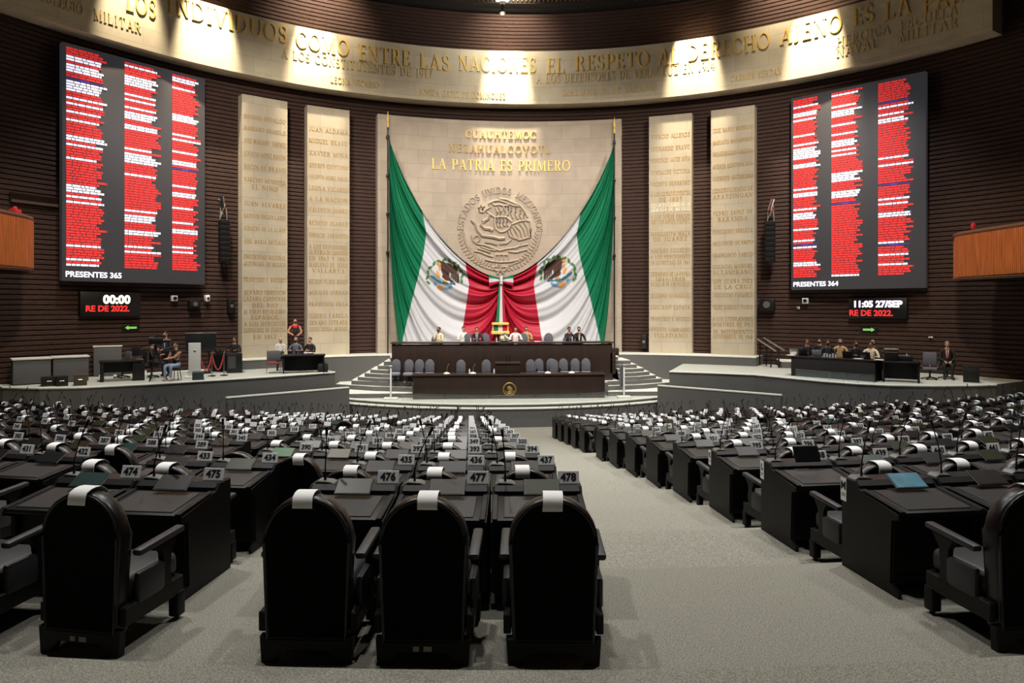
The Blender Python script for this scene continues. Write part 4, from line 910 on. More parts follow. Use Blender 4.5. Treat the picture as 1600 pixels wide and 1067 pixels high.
mb = MB(); mb.box((0, 0, .32), (.5, .05, .34), bev=.015); mb.build('display', M_dark, e2); mb = MB(); mb.box((0, 0, .02), (.26, .2, .03), bev=.01); mb.tube([(0, .02, .02), (0, .03, .25)], .03); mb.build('stand', M_silver, e2)
def ochair(p, rz, lab, m=M_dark, grp=None):
    e = empty('office_chair', p, rz, lab, 'chair', grp)
    mb = MB(); mb.box((0, -.24, .78), (.46, .08, .5), bev=.04); mb.build('backrest', m, e); mb = MB(); mb.box((0, 0, .42), (.48, .48, .08), bev=.03); mb.build('seat', m, e)
    mb = MB(); mb.tube([(0, 0, .07), (0, 0, .4)], .035)
    for k in range(5): a = 1.2566 * k; mb.tube([(0, 0, .1), (.27 * cos(a), .27 * sin(a), .05)], .02); mb.ball((.27 * cos(a), .27 * sin(a), .035), .035)
    mb.tube([(0, -.1, .45), (0, -.26, .6)], .03); mb.build('swivel_base', M_dark, e)
    for s in (-1, 1): mb = MB(); mb.tube([(s * .24, -.05, .46), (s * .29, -.05, .66), (s * .29, .16, .67)], .02); mb.build('armrest', m, e)
    return e
ochair(sfl(189, 591) + Vector((0, .1, 0)), pi * .8, 'dark swivel chair pushed under the black stage desk', M_grey)
for i, (x, y, s, m, lab) in enumerate(((70, 604, (.5, .4, .3), M_dark, 'low black equipment case at the end of the stage edge'), (90, 604, (.36, .4, .32), M_dark, 'black equipment box next to the brown crate on the stage edge'), (119, 603, (.4, .4, .36), mat('crate_brown', (64, 56, 46), .7), 'brown crate on the camera-crew stage edge'), (221, 592, (.14, .14, .28), M_paper, 'small white box on the floor beside the black stage desk'))):
    p = sfl(x, y); e = empty('equipment_case' if m is M_dark else 'crate', p + Vector((0, .25, 0)), face_cam(p), lab, 'case')
    mb = MB(); mb.box((0, 0, s[2] / 2), s, bev=.015); mb.build('body', m, e); mb = MB(); mb.box((0, 0, s[2]), (s[0] * 1.02, s[1] * 1.02, .05), bev=.01); mb.build('lid', m, e); mb = MB(); mb.tube([(-.06, -s[1] / 2, s[2] * .6), (-.06, -s[1] / 2 - .04, s[2] * .6), (.06, -s[1] / 2 - .04, s[2] * .6), (.06, -s[1] / 2, s[2] * .6)], .01); mb.build('handle', M_silver, e)
p = sfl(250, 590); person(p + Vector((0, .5, 0)), pi - .25, False, M_suit, M_blk, M_hairb, 'standing person in dark suit and black mask beside the stage camera', hands=((.12, .3, .16), (-.1, .3, .14)), mask=True, tie=tieB)
p = sfl(237, 590); person(p, pi / 2 * -1 + .2, True, M_blk, M_blk, M_hairb, 'seated person in black seen side on beside the stage camera', hands=DESK); ochair(p, -pi / 2 + .2, 'dark chair under the seated person in black beside the stage camera')
p = sfl(275, 594); person(p, pi - .3, True, M_blk, M_jean, M_hair, 'seated camera operator in black top and pale jeans', M_skin, ((.14, .3, .22), (.2, .34, .2)), bare=True, shoes=M_tan)
def stool(p, lab):
    e = empty('stool', p, 0, lab, 'stool'); mb = MB(); mb.lathe([(.2, .4), (.21, .43), (.19, .45)], n=16); mb.build('seat', M_dark, e)
    for k in range(4): a = pi / 4 + k * pi / 2; mb = MB(); mb.tube([(.13 * cos(a), .13 * sin(a), .43), (.2 * cos(a), .2 * sin(a), 0)], .014); mb.build('leg', M_dark, e)
stool(p, 'stool under the camera operator in pale jeans')
def tvcam(p, rz, lab, hh=1.35):
    e = empty('video_camera', p, rz, lab, 'camera')
    for k in range(3): a = radians(90 + 120 * k); mb = MB(); mb.tube([(0, 0, hh - .2), (.38 * cos(a), .38 * sin(a), 0)], .026); mb.build('leg', M_dark, e)
    mb = MB(); mb.tube([(0, 0, hh - .25), (0, 0, hh)], .05, 8); mb.tube([(0, -.05, hh - .02), (.15, -.5, hh - .15)], .014); mb.build('tripod_head', M_dark, e)
    mb = MB(); mb.box((0, 0, hh + .14), (.16, .5, .24), bev=.03); mb.box((0, -.1, hh + .31), (.06, .25, .05), bev=.01); mb.build('body', M_dark, e)
    mb = MB(); mb.tube([(0, .25, hh + .14), (0, .5, hh + .14)], .075, 12); mb.build('lens', M_dark, e); mb = MB(); mb.box((-.14, -.15, hh + .22), (.12, .2, .12), bev=.02); mb.build('viewfinder', M_silver, e)
p = sfl(258, 594) + Vector((-.3, -.1, 0)); tvcam(p, -1.2, 'black television camera on a tripod beside the operator in pale jeans')
p = sfl(304, 590); e = empty('white_lectern', p, face_cam(p), 'white lectern column standing before the big dark monitor', 'lectern')
mb = MB(); mb.prism([(-.22, .06), (.22, .06), (.22, 1.36), (-.22, 1.36)], (-.14, .14), bev=.015); mb.build('column', mat('lectern_white', (196, 198, 194), .6), e); mb = MB(); mb.box((0, 0, .035), (.7, .5, .07), bev=.02); mb.build('base', M_lip, e); mb = MB(); mb.ball((0, -.14, 1.05), 1, (.05, .012, .06)); mb.build('seal', M_silver, e)
p = sfl(308, 585) + Vector((0, .4, 0)); e = empty('monitor_cart', p, face_cam(p), 'big dark flat monitor on a stand behind the white lectern', 'monitor')
mb = MB(); mb.box((0, 0, 1.3), (1.18, .08, .74), bev=.02); mb.build('display', mat('monitor_black', (28, 30, 33), .35), e); mb = MB(); mb.box((0, -.01, 1.68), (1.19, .1, .035), bev=.01); mb.build('top_edge', M_silver, e); mb = MB(); mb.tube([(-.3, .05, 0), (-.3, .05, 1.2)], .03); mb.tube([(.3, .05, 0), (.3, .05, 1.2)], .03); mb.box((0, .05, .04), (.9, .5, .06), bev=.01); mb.build('stand', M_dark, e)
p = sfl(306, 594); e = empty('stage_monitor_speaker', p + Vector((0, .2, 0)), face_cam(p), 'dark wedge speaker at the foot of the white lectern', 'speaker')
mb = MB(); mb.prism([(-.2, 0), (.22, 0), (.22, .12), (.02, .32), (-.2, .28)], (-.2, .2), 'x', bev=.02); mb.build('cabinet', mat('speaker_green', (40, 52, 54), .7), e); mb = MB(); mb.box((0, .14, .21), (.34, .02, .22), Matrix.Rotation(-.9, 3, 'X')); mb.build('grille', M_dark, e)
posts = []
for i, (x, y) in enumerate(((331, 588), (350, 587), (312.5, 589))):
    p = sfl(x, y); posts.append(p); e = empty('rope_barrier_post', p, 0, ('chrome rope-barrier post in the middle of the red ropes', 'chrome rope-barrier post nearest the narrow stone panel', 'chrome rope-barrier post beside the white lectern')[i], 'post', 'rope barrier posts')
    mb = MB(); mb.lathe([(.16, 0), (.15, .03), (.03, .05)], n=16); mb.build('base', M_chrome, e); mb = MB(); mb.lathe([(.028, .04), (.028, .93), (.05, .95), (.045, 1.0), (.01, 1.02)], n=10); mb.build('pole', M_chrome, e)
for i, (a, b) in enumerate(((posts[2], posts[0]), (posts[0], posts[1]))):
    mb = MB(); mb.tube([a + (b - a) * t + Vector((0, 0, .9 - .72 * 4 * t * (1 - t) * .9)) for t in (k / 10 for k in range(11))], .028); o = mb.build('barrier_rope', mat('rope_red', (180, 60, 62), .7)); setp(o, ('red velvet rope hanging next to the white lectern', 'red velvet rope hanging nearest the narrow stone panel')[i], 'rope', 'red barrier ropes')
rp = sfl(340, 583); e = empty('equipment_rack', sfl(362, 583) + Vector((0, .3, 0)), face_cam(rp), 'black equipment rack against the wall beside the stone panel', 'rack')
mb = MB(); mb.box((0, 0, .42), (.62, .6, .8), bev=.02); mb.build('case', M_dark, e); mb = MB(); mb.box((-.1, -.31, .45), (.3, .02, .5)); mb.build('vent_panel', mat('vent_grey', (58, 58, 60), .6), e)
e = empty('equipment_table', sfl(341, 583) + Vector((0, .6, 0)), face_cam(rp), 'dark cluttered equipment table behind the red ropes', 'table')
mb = MB(); mb.box((0, 0, .72), (1.1, .6, .05), bev=.01); mb.build('tabletop', M_dark, e); mb = MB(); mb.box((0, .25, .36), (1.0, .04, .7)); mb.build('back_panel', M_dark, e)
for sx in (-1, 1): mb = MB(); mb.box((sx * .5, 0, .35), (.05, .55, .7)); mb.build('leg', M_dark, e)
p = sfl(349, 583) + Vector((0, 1.35, 0)); person(p, pi, True, M_blk, M_blk, M_hairb, 'seated person behind the cluttered table and red ropes', M_skin2, DESK); stool(p, 'stool under the person behind the red ropes')
p = sfl(338, 584) + Vector((0, .5, .75)); mb = MB(); mb.box((0, 0, .12), (.34, .3, .2), bev=.02); mb.ball((-.08, -.14, .16), .05); mb.ball((.1, -.14, .16), .05); o = mb.build('sound_mixer', M_dark, loc=p); setp(o, 'small black mixer box on the cluttered table behind the ropes', 'mixer')
# table near the stone panels
p = sfl(470, 584); e = empty('folding_table', p + Vector((0, .5, 0)), face_cam(p), 'black table where three people sit below the red-shirted man', 'table')
mb = MB(); mb.box((0, 0, .74), (1.75, .7, .05), bev=.01); mb.build('tabletop', M_dark, e)
mb = MB(); mb.box((0, .2, .4), (1.7, .03, .66)); mb.build('modesty_panel', M_blk, e)
for s in (-1, 1): mb = MB(); mb.box((s * .8, 0, .36), (.06, .6, .72), bev=.01); mb.build('leg', M_dark, e)
for i, (x, dy, top, lab, hd, hr, turn) in enumerate(((427, 1.1, M_jacket, 'seated person in pale grey jacket with arms folded at the black table', CROSS, None, .3), (453, 1.0, M_ggrey, 'seated person in slate jacket at the middle of the black table', DESK, M_hairg, 0), (476, 1.0, M_blk, 'seated dark-haired person in black leaning at the end of the black table', DESK, M_hairb, -.4))):
    q = sfl(x, 582) + Vector((0, dy, 0)); person(q, pi + turn, True, top, M_blk, hr, lab, hands=hd, mask=(i == 1)); stool(q, f'stool under the {("pale grey", "slate", "black")[i]}-jacketed person at the black table')
p = sfl(425, 584); e = empty('side_chair', p + Vector((0, .25, 0)), face_cam(p) + pi, 'grey-backed chair with red seat and metal legs before the black table', 'chair')
mb = MB(); mb.box((0, -.22, .72), (.56, .06, .42), bev=.03); mb.build('backrest', M_grey, e); mb = MB(); mb.box((0, 0, .42), (.56, .5, .07), bev=.03); mb.build('seat', mat('seat_red', (120, 36, 40), .7), e)
for sx in (-1, 1):
    for sy in (-1, 1): mb = MB(); mb.tube([(sx * .26, sy * .22, .42), (sx * .28, sy * .24, 0)], .016); mb.build('leg', M_silver, e)
e = empty('bag', sfl(502, 583) + Vector((0, .3, 0)), .3, 'black bag on the stage floor beside the black table', 'bag')
mb = MB(); mb.box((0, 0, .2), (.42, .24, .38), bev=.07); mb.build('body', M_blk, e); mb = MB(); mb.tube([(-.1, 0, .38), (-.08, 0, .46), (.08, 0, .46), (.1, 0, .38)], .015); mb.build('handle', M_dark, e)
q = sfl(449, 580) + Vector((0, .75, .77)); mb = MB(); mb.box((0, 0, .08), (.3, .2, .14), bev=.02); mb.tube([(.05, -.1, .1), (.05, -.26, .1)], .05, 10); mb.box((0, 0, .18), (.05, .16, .05)); o = mb.build('photo_camera', M_dark, loc=q + Vector((.25, -.3, 0))); setp(o, 'black photo camera lying on the black table', 'camera')
q = sfl(478, 581) + Vector((0, .45, .77)); mb = MB(); mb.box((0, 0, .02), (.34, .24, .04)); o = mb.build('paper_stack', M_paper, loc=q); setp(o, 'white papers at the end of the black table', 'papers')
# red-shirted man on the stone platform
p = oncyl(461, 556, RP - .3); vp = person(Vector((p.x, p.y, ZP)), pi - phi_of(p) * .6, False, M_redc, M_blk, None, 'standing bald person in red shirt with a camera vest between two stone panels', M_skin, ((.17, .2, .12), (-.15, .22, .1)), bare=True, mask=True)
mb = MB(); mb.box((0, .1, 1.2), (.26, .1, .34), bev=.04); mb.ball((.03, .2, 1.14), .065); [mb.tube([(s * .1, .11, 1.34), (s * .1, .06, 1.47), (s * .09, -.08, 1.46)], .022) for s in (-1, 1)]; mb.build('camera_vest', M_blk, vp)
# ---------------------------------------------------------------- long-table stage (27/SEP side)
def rfl(x, y): return sfl(x, y)
pA, pB = rfl(1236, 587), rfl(1367, 597)
d = pB - pA; an = atan2(d.y, d.x); Ln = d.length; e = empty('long_table', pA, an, 'long dark panelled table where officials sit on the 27/SEP clock side', 'table')
mb = MB(); mb.box((Ln / 2, .04, .38), (Ln, .06, .76), bev=.01); mb.build('front_panel', M_blk, e); mb = MB(); mb.box((Ln / 2, .4, .78), (Ln + .06, .85, .05), bev=.012); mb.build('tabletop', M_wood, e)
for x in (0.04, Ln - .04): mb = MB(); mb.box((x, .4, .38), (.06, .75, .76)); mb.build('end_panel', M_dark, e)
nrm = Vector((-d.y, d.x, 0)).normalized(); u = d.normalized()
def onT(px, back, z=.806):   # point over the table seen at picture column px
    a = pA + nrm * back; r = ray(px, 560); k = ((a.x - CAM.x) * u.y - (a.y - CAM.y) * u.x) / (r.x * u.y - r.y * u.x); q = CAM + r * k; return Vector((q.x, q.y, ZS + z))
for i, (x, top, hr, lab, mk, bk) in enumerate(((1261, M_blk, M_hairb, 'seated long-haired person in black at the start of the long table', False, 1.25), (1281, M_blk, M_hair, 'seated person in black second along the long table, face turned down', True, 2.2), (1293, M_suit, M_hair, 'seated person in navy between the black-clad one and the tan jacket', True, 1.25), (1313, M_tan, M_hairg, 'seated person in tan jacket at the long table', True, 2.05),
                                     (1337, M_blk, M_hair, 'seated person in black leaning low at the long table beside the tan jacket', True, 1.2), (1364, M_blk, M_hairg, 'grey-haired person in black suit behind the cream-jacketed one', True, 2.25), (1361, M_cream, M_hair, 'seated person in cream jacket at the far end of the long table', False, 1.15))):
    q = onT(x, bk, 0); person(q + Vector((0, 0, .0)), face_cam(q) + pi + (.3, -.3, .2, 0, .4, 0, -.2)[i], True, top, M_blk, hr, lab, M_skin if i % 2 else M_skin2, DESK, mask=mk)
    ochair(q, face_cam(q) + pi, f'dark chair under the long-table person, {ORD[i]} from the steps', M_dark, 'chairs behind the long table')
for i, (x, m, lab) in enumerate(((1242, M_silver, 'open silver laptop at the start of the long table'), (1256, M_dark, 'open dark laptop before the long-haired person'), (1277, mat('laptop_pale', (128, 140, 152), .5), 'open pale laptop in front of the second long-table person'), (1325, M_dark, 'open dark laptop beside the tan-jacketed person'), (1353, M_dark, 'open dark laptop in front of the cream-jacketed person'))):
    q = onT(x, .35); e = empty('laptop', q, an, lab, 'laptop', 'laptops on the long table')
    mb = MB(); mb.box((0, .1, .012), (.36, .25, .02), bev=.005); mb.build('keyboard_base', m, e); mb = MB(); mb.box((0, -.06, .14), (.36, .02, .26), Matrix.Rotation(.25, 3, 'X'), bev=.006); mb.build('lid', m, e)
for i, x in enumerate((1288, 1292.5, 1297, 1301.5, 1306)):
    q = onT(x, .3); mb = MB(); mb.lathe([(.03, 0), (.036, .12), (.034, .12), (.028, .01)], n=8); o = mb.build('drinking_glass', mat('glass_pale', (214, 220, 220), .2), loc=q); setp(o, f'small pale glass in a row on the long table, {ORD[i]} from the steps', 'glass', 'glasses on the long table')
for i, (x, lab) in enumerate(((1236, 'white paper beside the silver laptop'), (1342, 'white paper before the leaning black-clad person'), (1374, 'white papers at the far corner of the long table'))):
    q = onT(x, .2); mb = MB(); mb.box((0, 0, .01), (.3, .2, .02)); o = mb.build('paper_stack', M_paper, loc=q); o.rotation_euler = (0, 0, an); setp(o, lab, 'papers')
p = rfl(1408, 598); e = empty('equipment_table', p, face_cam(p), 'black table carrying the printer and equipment beside the long table', 'table')
S = (p - CAM).dot(FWD) / FPX; mb = MB(); mb.box((0, .4, .74), (52 * S, .8, .05), bev=.01); mb.build('tabletop', M_dark, e); mb = MB(); mb.box((0, .75, .4), (50 * S, .03, .66)); mb.build('back_panel', M_dark, e)
for s in (-1, 1): mb = MB(); mb.box((s * 24 * S, .35, .36), (.07, .6, .72)); mb.build('leg', M_dark, e)
e2 = empty('printer', p + Vector((-.05, .5, .765)), face_cam(p), 'silver-topped printer on the black equipment table', 'printer')
mb = MB(); mb.box((0, 0, .2), (.46, .4, .4), bev=.02); mb.build('body', M_dark, e2); mb = MB(); mb.box((0, -.02, .43), (.48, .42, .05), bev=.01); mb.box((0, -.1, .33), (.44, .25, .03)); mb.build('top_tray', M_silver, e2)
e2 = empty('audio_console', p + Vector((.42, .4, .765)), face_cam(p), 'dark audio console beside the printer', 'console')
mb = MB(); mb.box((0, 0, .1), (.5, .4, .18), bev=.02); mb.build('body', M_dark, e2); mb = MB(); mb.box((-.05, -.1, .2), (.4, .2, .02)); mb.build('control_strip', M_silver, e2)
q = p + Vector((.55, .3, .765)); mb = MB(); mb.lathe([(.035, 0), (.035, .2), (.015, .24), (.015, .27)], n=8); o = mb.build('bottle', mat('bottle_teal', (130, 190, 180), .3), loc=rfl(1428, 593) + Vector((0, .4, .765 - 0.0))); setp(o, 'pale green bottle standing at the end of the equipment table', 'bottle')
o.location = p + Vector((.62, .6, .765))
ochair(rfl(1453, 593), face_cam(rfl(1453, 593)) + pi, 'empty black armchair beside the seated man with red tie', M_steel)
p = rfl(1480, 592); ochair(p, face_cam(p) + pi, 'black chair under the seated man with red tie'); person(p, face_cam(p) + pi + .1, True, M_blk, M_blk, M_hairg, 'seated man in black suit with bright red tie near the stage end', M_skin, LAP, tie=tieR)
p = rfl(1524, 598); e = empty('equipment_case', p + Vector((0, .2, 0)), face_cam(p), 'black case on the floor beyond the man with red tie', 'case'); mb = MB(); mb.box((0, 0, .28), (.5, .4, .56), bev=.02); mb.build('body', M_dark, e); mb = MB(); mb.box((0, 0, .57), (.52, .42, .04), bev=.01); mb.build('lid', M_dark, e)
# glass rail along that stage
gpts = [onz(x, y, ZS) for x, y in ((1243, 589.5), (1296, 594.5), (1318, 596.5), (1341, 598.3), (1366, 599.8))]
for i, (a, b) in enumerate(zip(gpts, gpts[1:])):
    m = (a + b) / 2; dd = b - a; e = empty('glass_barrier', m, atan2(dd.y, dd.x), f'low glass panel in front of the long table, {ORD[i]} from the steps', 'glass panel', 'glass panels before the long table')
    mb = MB(); mb.box((0, 0, .16), (dd.length - .03, .015, .3)); mb.build('pane', M_glass, e); mb = MB(); mb.box((0, 0, .32), (dd.length - .02, .02, .015)); mb.box((dd.length / 2, 0, .17), (.02, .02, .34)); mb.build('edge_cap', M_silver, e)
# steps with sloping handrails next to the fourth panel
for k in range(3):
    a, b = onz(1186 + 10 * k, 563 + 6 * k, ZP - .19 * (k + 1)), onz(1230, 563 + 6 * k, ZP - .19 * (k + 1))
    sx = 13.0 + .38 * k
for k in range(3):
    p = onz(1196 + 9 * k, 564 + 7 * k, ZP - .16 - .16 * k)
    platform([(12.3 , 30.2), (12.6 + .42 * (k + 1), 29.9 - .2 * k), (13.4 + .42 * (k + 1), 31.3 - .2 * k), (12.9, 32.0)], ZS - .02, ZP - .15 * (k + 1), name='step', top=M_lip)
for i, (xa, ya, xb, yb) in enumerate(((1184, 530, 1212, 548), (1194, 528, 1225, 547))):
    A, B = at(xa, ya, 32.6 - .2 * i), at(xb, yb, 30.8 - .2 * i); e = empty('handrail', (A.x, A.y, ZS), 0, ('sloping pale handrail on black posts beside the stone panel', 'sloping pale handrail on black posts nearer the long table')[i], 'handrail', 'handrails on the stage steps')
    mb = MB(); mb.tube([A - e.location, B - e.location], .04, 8); mb.build('rail', M_silver, e)
    for t in (.12, .75):
        q = A + (B - A) * t - e.location; mb = MB(); mb.tube([(q.x, q.y, 0.0), (q.x, q.y, q.z)], .035, 6); mb.build('post', M_dark, e)
# ---------------------------------------------------------------- things on the brick wall
for (x, y0, y1, lab) in ((349, 344, 410, 'tall black line-array loudspeaker on the wall beside the screen reading PRESENTES 365'), (1204.5, 346, 411, 'tall black line-array loudspeaker on the wall beside the screen reading PRESENTES 364')):
    p = oncyl(x, y0, RW - .6); S = (p - CAM).dot(FWD) / FPX; e = empty('line_array_speaker', p, -phi_of(p), lab, 'loudspeaker', 'line-array loudspeakers on the wall'); H = (y1 - y0) * S
    for k in range(8): mb = MB(); mb.prism([(-.2, -.25), (.2, -.25), (.17, .2), (-.17, .2)], (-H * (k + .94) / 8, -H * k / 8), 'z', bev=.015); mb.build('speaker_module', M_dark, e)
    mb = MB()
    for s in (-1, 1): mb.tube([(s * .15, 0, 0), (s * .12, 0, .55)], .025)
    mb.tube([(-.15, 0, .1), (.1, .1, .7), (-.05, .5, 1.0)], .03); mb.tube([(0, .6, -.3), (0, .1, -.3)], .03); mb.tube([(0, .6, .3), (0, 0, .3)], .03); mb.build('rigging', M_silver, e)
    mb = MB(); mb.tube([(-.05, -.05, .55), (-.14 if x < 800 else .14, -.2, 1.05)], .09, 10); mb.build('spotlight', M_chrome, e)
def wallbox(x, y, w, h, d, m, nm, lab, cat):
    p = oncyl(x, y, RW - .08 - d); S = (p - CAM).dot(FWD) / FPX; e = empty(nm, p, -phi_of(p), lab, cat); mb = MB(); mb.box((0, d / 2, 0), (w * S, d, h * S), bev=.02); mb.build('housing', m, e)
    mb = MB(); mb.tube([(0, -.005, 0), (0, -.05, 0)], min(w, h) * S * .3, 10); mb.build('lens', M_dark if m is not M_dark else M_silver, e); mb = MB(); mb.tube([(0, d, 0), (0, d + .12, 0)], .03); mb.build('wall_mount', M_dark, e); return e
wallbox(273, 466, 9, 9, .2, M_plate, 'wall_camera', 'small round-cornered white camera under the PRESENTES 365 screen', 'camera'); wallbox(325, 466, 6, 10, .3, M_plate, 'dome_camera', 'white bracket camera between the screen corner and the stone panel', 'camera')
wallbox(305, 475, 16, 12, .35, M_dark, 'moving_head_light', 'black moving-head spotlight under the corner of the PRESENTES 365 screen', 'spotlight'); wallbox(362, 478, 9, 22, .3, M_dark, 'moving_head_light', 'black moving-head spotlight beside the narrow stone panel', 'spotlight')
wallbox(1198, 476, 22, 18, .35, M_dark, 'moving_head_light', 'black moving-head spotlight beside the panel with handrails below', 'spotlight'); wallbox(1258, 470, 9, 9, .2, M_plate, 'wall_camera', 'white square camera under the PRESENTES 364 screen', 'camera')
wallbox(1247, 481, 4, 4, .08, M_plate, 'wall_sensor', 'tiny white sensor just under the square white camera', 'sensor'); wallbox(1454, 527, 6, 2.5, .08, M_plate, 'wall_switch', 'tiny white wall fitting above the empty black armchair', 'fitting')
wallbox(1006, 537, 8, 22, .35, M_dark, 'floor_spotlight', 'black floor spotlight between the broad panel and the white-lettered panel', 'spotlight').location.z += .1
# hanging lamp at the top
p = at(785, 4, 33.0); lamp('pendant_light', 'POINT', p + Vector((0, -.05, -.85)), p, 380, (1, .93, .82)); e = empty('pendant_lamp', p, 0, 'bright chrome spotlight hanging at the top centre below the ceiling slats', 'lamp')
mb = MB(); mb.lathe([(.1, -.55), (.16, -.5), (.06, -.3), (.07, -.1), (.22, 0)], n=14); mb.build('housing', M_chrome, e)
mb = MB(); mb.box((0, 0, .22), (.62, .3, .26), bev=.04); mb.build('lamp_head', mat('lamp_glow', (255, 250, 240), .5, emit=9), e); mb = MB(); mb.tube([(0, 0, .3), (0, 0, 3.2)], .03); mb.build('drop_rod', M_dark, e)
# ---------------------------------------------------------------- desks and chairs of the chamber
HW = .338
def side_outline(): return [(.03, 0), (.03, .74), (-.14, .74), (-.185, .685), (-.66, .62), (-.67, .585), (-.58, .56), (-.56, .09), (-.66, .045), (-.66, 0)]
def desk_body(mb):
    for s in (-1, 1): mb.prism(side_outline(), (s * HW - .015, s * HW + .015), 'x', bev=.004, seg=1)
    mb.box((0, -.53, .34), (2 * HW - .03, .02, .5)); mb.box((0, -.02, .4), (2 * HW, .03, .66)); mb.box((0, -.3, .1), (2 * HW, .5, .06))
def desk_top(mb):
    M = Matrix.Rotation(.11, 3, 'X'); mb.box((0, -.45, .648), (2 * HW - .02, .46, .035), M, bev=.008)
    for x in (-.325, .325): mb.box((x, -.45, .668), (.04, .46, .012), M, bev=.004, seg=1)
def desk_inset(mb): mb.box((0, -.45, .669), (.52, .38, .008), Matrix.Rotation(.11, 3, 'X'), bev=.003, seg=1)
def desk_hutch(mb):
    mb.prism([(-.19, .64), (-.175, .71), (-.13, .745), (.03, .745), (.03, .64)], (-HW, HW), 'x', bev=.006, seg=1)
def desk_slot(mb): mb.box((-.02, -.19, .675), (.16, .008, .018))
def desk_mic(mb, lean=0.03, fwd=-.06):
    mb.tube([(-.25, -.08, .76), (-.25, -.08, .86), (-.25 + lean * .4, -.08 + fwd * .3, 1.0), (-.25 + lean, -.08 + fwd, 1.15)], [.012, .006, .005, .005], 5)
    mb.tube([(-.25 + lean, -.08 + fwd, 1.14), (-.25 + lean * 1.3, -.08 + fwd * 1.35, 1.21)], [.011, .013], 6)
def desk_micbase(mb): mb.prism([(-.33, .745), (-.17, .745), (-.2, .762), (-.3, .768)], (-.12, -.01), bev=.006, seg=1)
def desk_screen(mb, t=.55):
    M = Matrix.Rotation(t, 3, 'X'); c = Vector((.03, -.245, .758)); mb.box(c, (.28, .17, .014), M, bev=.005, seg=1); return M, c
def desk_screenface(mb, t=.55):
    M = Matrix.Rotation(t, 3, 'X'); c = Vector((.03, -.245, .758)) + M @ Vector((0, 0, .0085)); mb.box(c, (.258, .148, .004), M)
PM = Matrix.Translation((.255, -.06, .79)) @ Matrix.Rotation(radians(72), 4, 'X')
def desk_plate(mb): mb.box(PM.to_translation(), (.17, .1, .008), PM.to_3x3(), bev=.002, seg=1)
desk_mats = [M_black, M_inset, M_silver, M_dark, M_plate]
SCR = {'bronze': mat('screen_reflect_bronze', (42, 34, 20), .36, spec=.3), 'olive': mat('screen_reflect_olive', (38, 42, 24), .36, spec=.3), 'teal': mat('screen_teal', (26, 50, 44), .36, spec=.3), 'black': mat('screen_off', (20, 20, 22), .36, spec=.3), 'brown': mat('screen_reflect_brown', (28, 21, 18), .36, spec=.3),  # bronze, olive and brown base colours paint in the reflected brick wall
       'green': mat('screen_lit_green', (24, 70, 32), .36, spec=.3, emit=.12, ecol=(50, 150, 60)), 'beige': mat('screen_beige', (84, 74, 58), .36, spec=.3)}
def mk(fn, name, m, *a):
    mb = MB(); fn(mb, *a); return mb.mesh(name, m)
DM = dict(body=mk(desk_body, 'carcass', M_black), desktop=mk(desk_top, 'writing_top', M_black), inset=mk(desk_inset, 'leather_inset', M_inset), hutch=mk(desk_hutch, 'hutch', M_black), slot=mk(desk_slot, 'grey_slot', M_silver),
          micb=mk(desk_micbase, 'microphone_base', M_micbase), plate=mk(desk_plate, 'number_plate', M_plate), frame=mk(desk_screen, 'screen', M_dark))
MICS = [mk(desk_mic, 'microphone', M_dark, l, f) for l, f in ((.03, -.06), (-.02, -.1), (.08, .03), (-.06, .02), (.12, -.05))]
FACE_ = {k: mk(desk_screenface, 'screen_face', m) for k, m in SCR.items()}
def link(name, me, parent, M=None):
    o = bpy.data.objects.new(name, me); C.objects.link(o); o.parent = parent
    if M is not None: o.matrix_local = M
    return o
# light version for the distant rows: one mesh with the same parts
def far_desk(scr, mic):
    mb = MB(); mb.mi = 0; desk_body(mb); desk_top(mb); desk_hutch(mb); mb.mi = 1; desk_inset(mb); mb.mi = 3; desk_micbase(mb); desk_mic(mb, *mic); desk_screen(mb); mb.mi = 5; desk_screenface(mb); mb.mi = 4; desk_plate(mb)
    return mb.mesh('desk', desk_mats + [SCR[scr]])
FAR = [far_desk(s, m) for s, m in (('bronze', (.03, -.06)), ('olive', (-.05, -.1)), ('black', (.1, .03)), ('black', (-.08, .02)), ('black', (.14, -.05)), ('teal', (-.12, -.05)), ('brown', (.05, .08)), ('black', (-.03, .1)))]
# armchair -------------------------------------------------------------------
def arch(w, zb, zs, rz, n=14, nb=None):
    nb = nb or w
    return [(-nb, zb), (nb, zb), (w, zs)] + [(w * cos(a), zs + rz * sin(a)) for a in (pi * k / n for k in range(1, n))] + [(-w, zs)]
def lean(mb, v0, k=-.05):
    for v in mb.b.verts:
        if v.index >= v0 or v.index == -1: v.co.y += k * max(0, v.co.z - .3)
def ch_back(mb): mb.prism(arch(.272, .13, .725, .28, nb=.25), (-.32, -.2), bev=.03, seg=3)
def ch_panel(mb): mb.prism(arch(.246, .15, .725, .252, nb=.226), (-.332, -.315), bev=.006, seg=1)
def ch_pipe(mb):
    p = arch(.257, .14, .725, .263, nb=.237); mb.tube([(x, -.322, z) for x, z in p + p[:1]], .011, 6)
def ch_front(mb): mb.prism(arch(.22, .46, .715, .23), (-.21, -.16), bev=.025, seg=2)
def ch_base(mb):
    mb.prism([(-.275, 0), (-.285, .16), (.285, .16), (.275, 0), (.19, 0), (.18, .05), (.14, .085), (-.14, .085), (-.18, .05), (-.19, 0)], (-.33, -.27), bev=.006, seg=1)
    for s in (-1, 1): mb.box((s * .28, -.02, .235), (.045, .56, .12), bev=.006, seg=1)
    mb.box((0, .25, .24), (.54, .04, .11), bev=.006, seg=1); mb.box((0, -.02, .27), (.5, .5, .04))
def ch_leg(mb, s): mb.box((s * .275, .225, .11), (.075, .085, .17), bev=.012); mb.ball((s * .275, .225, .022), .022, n=6)
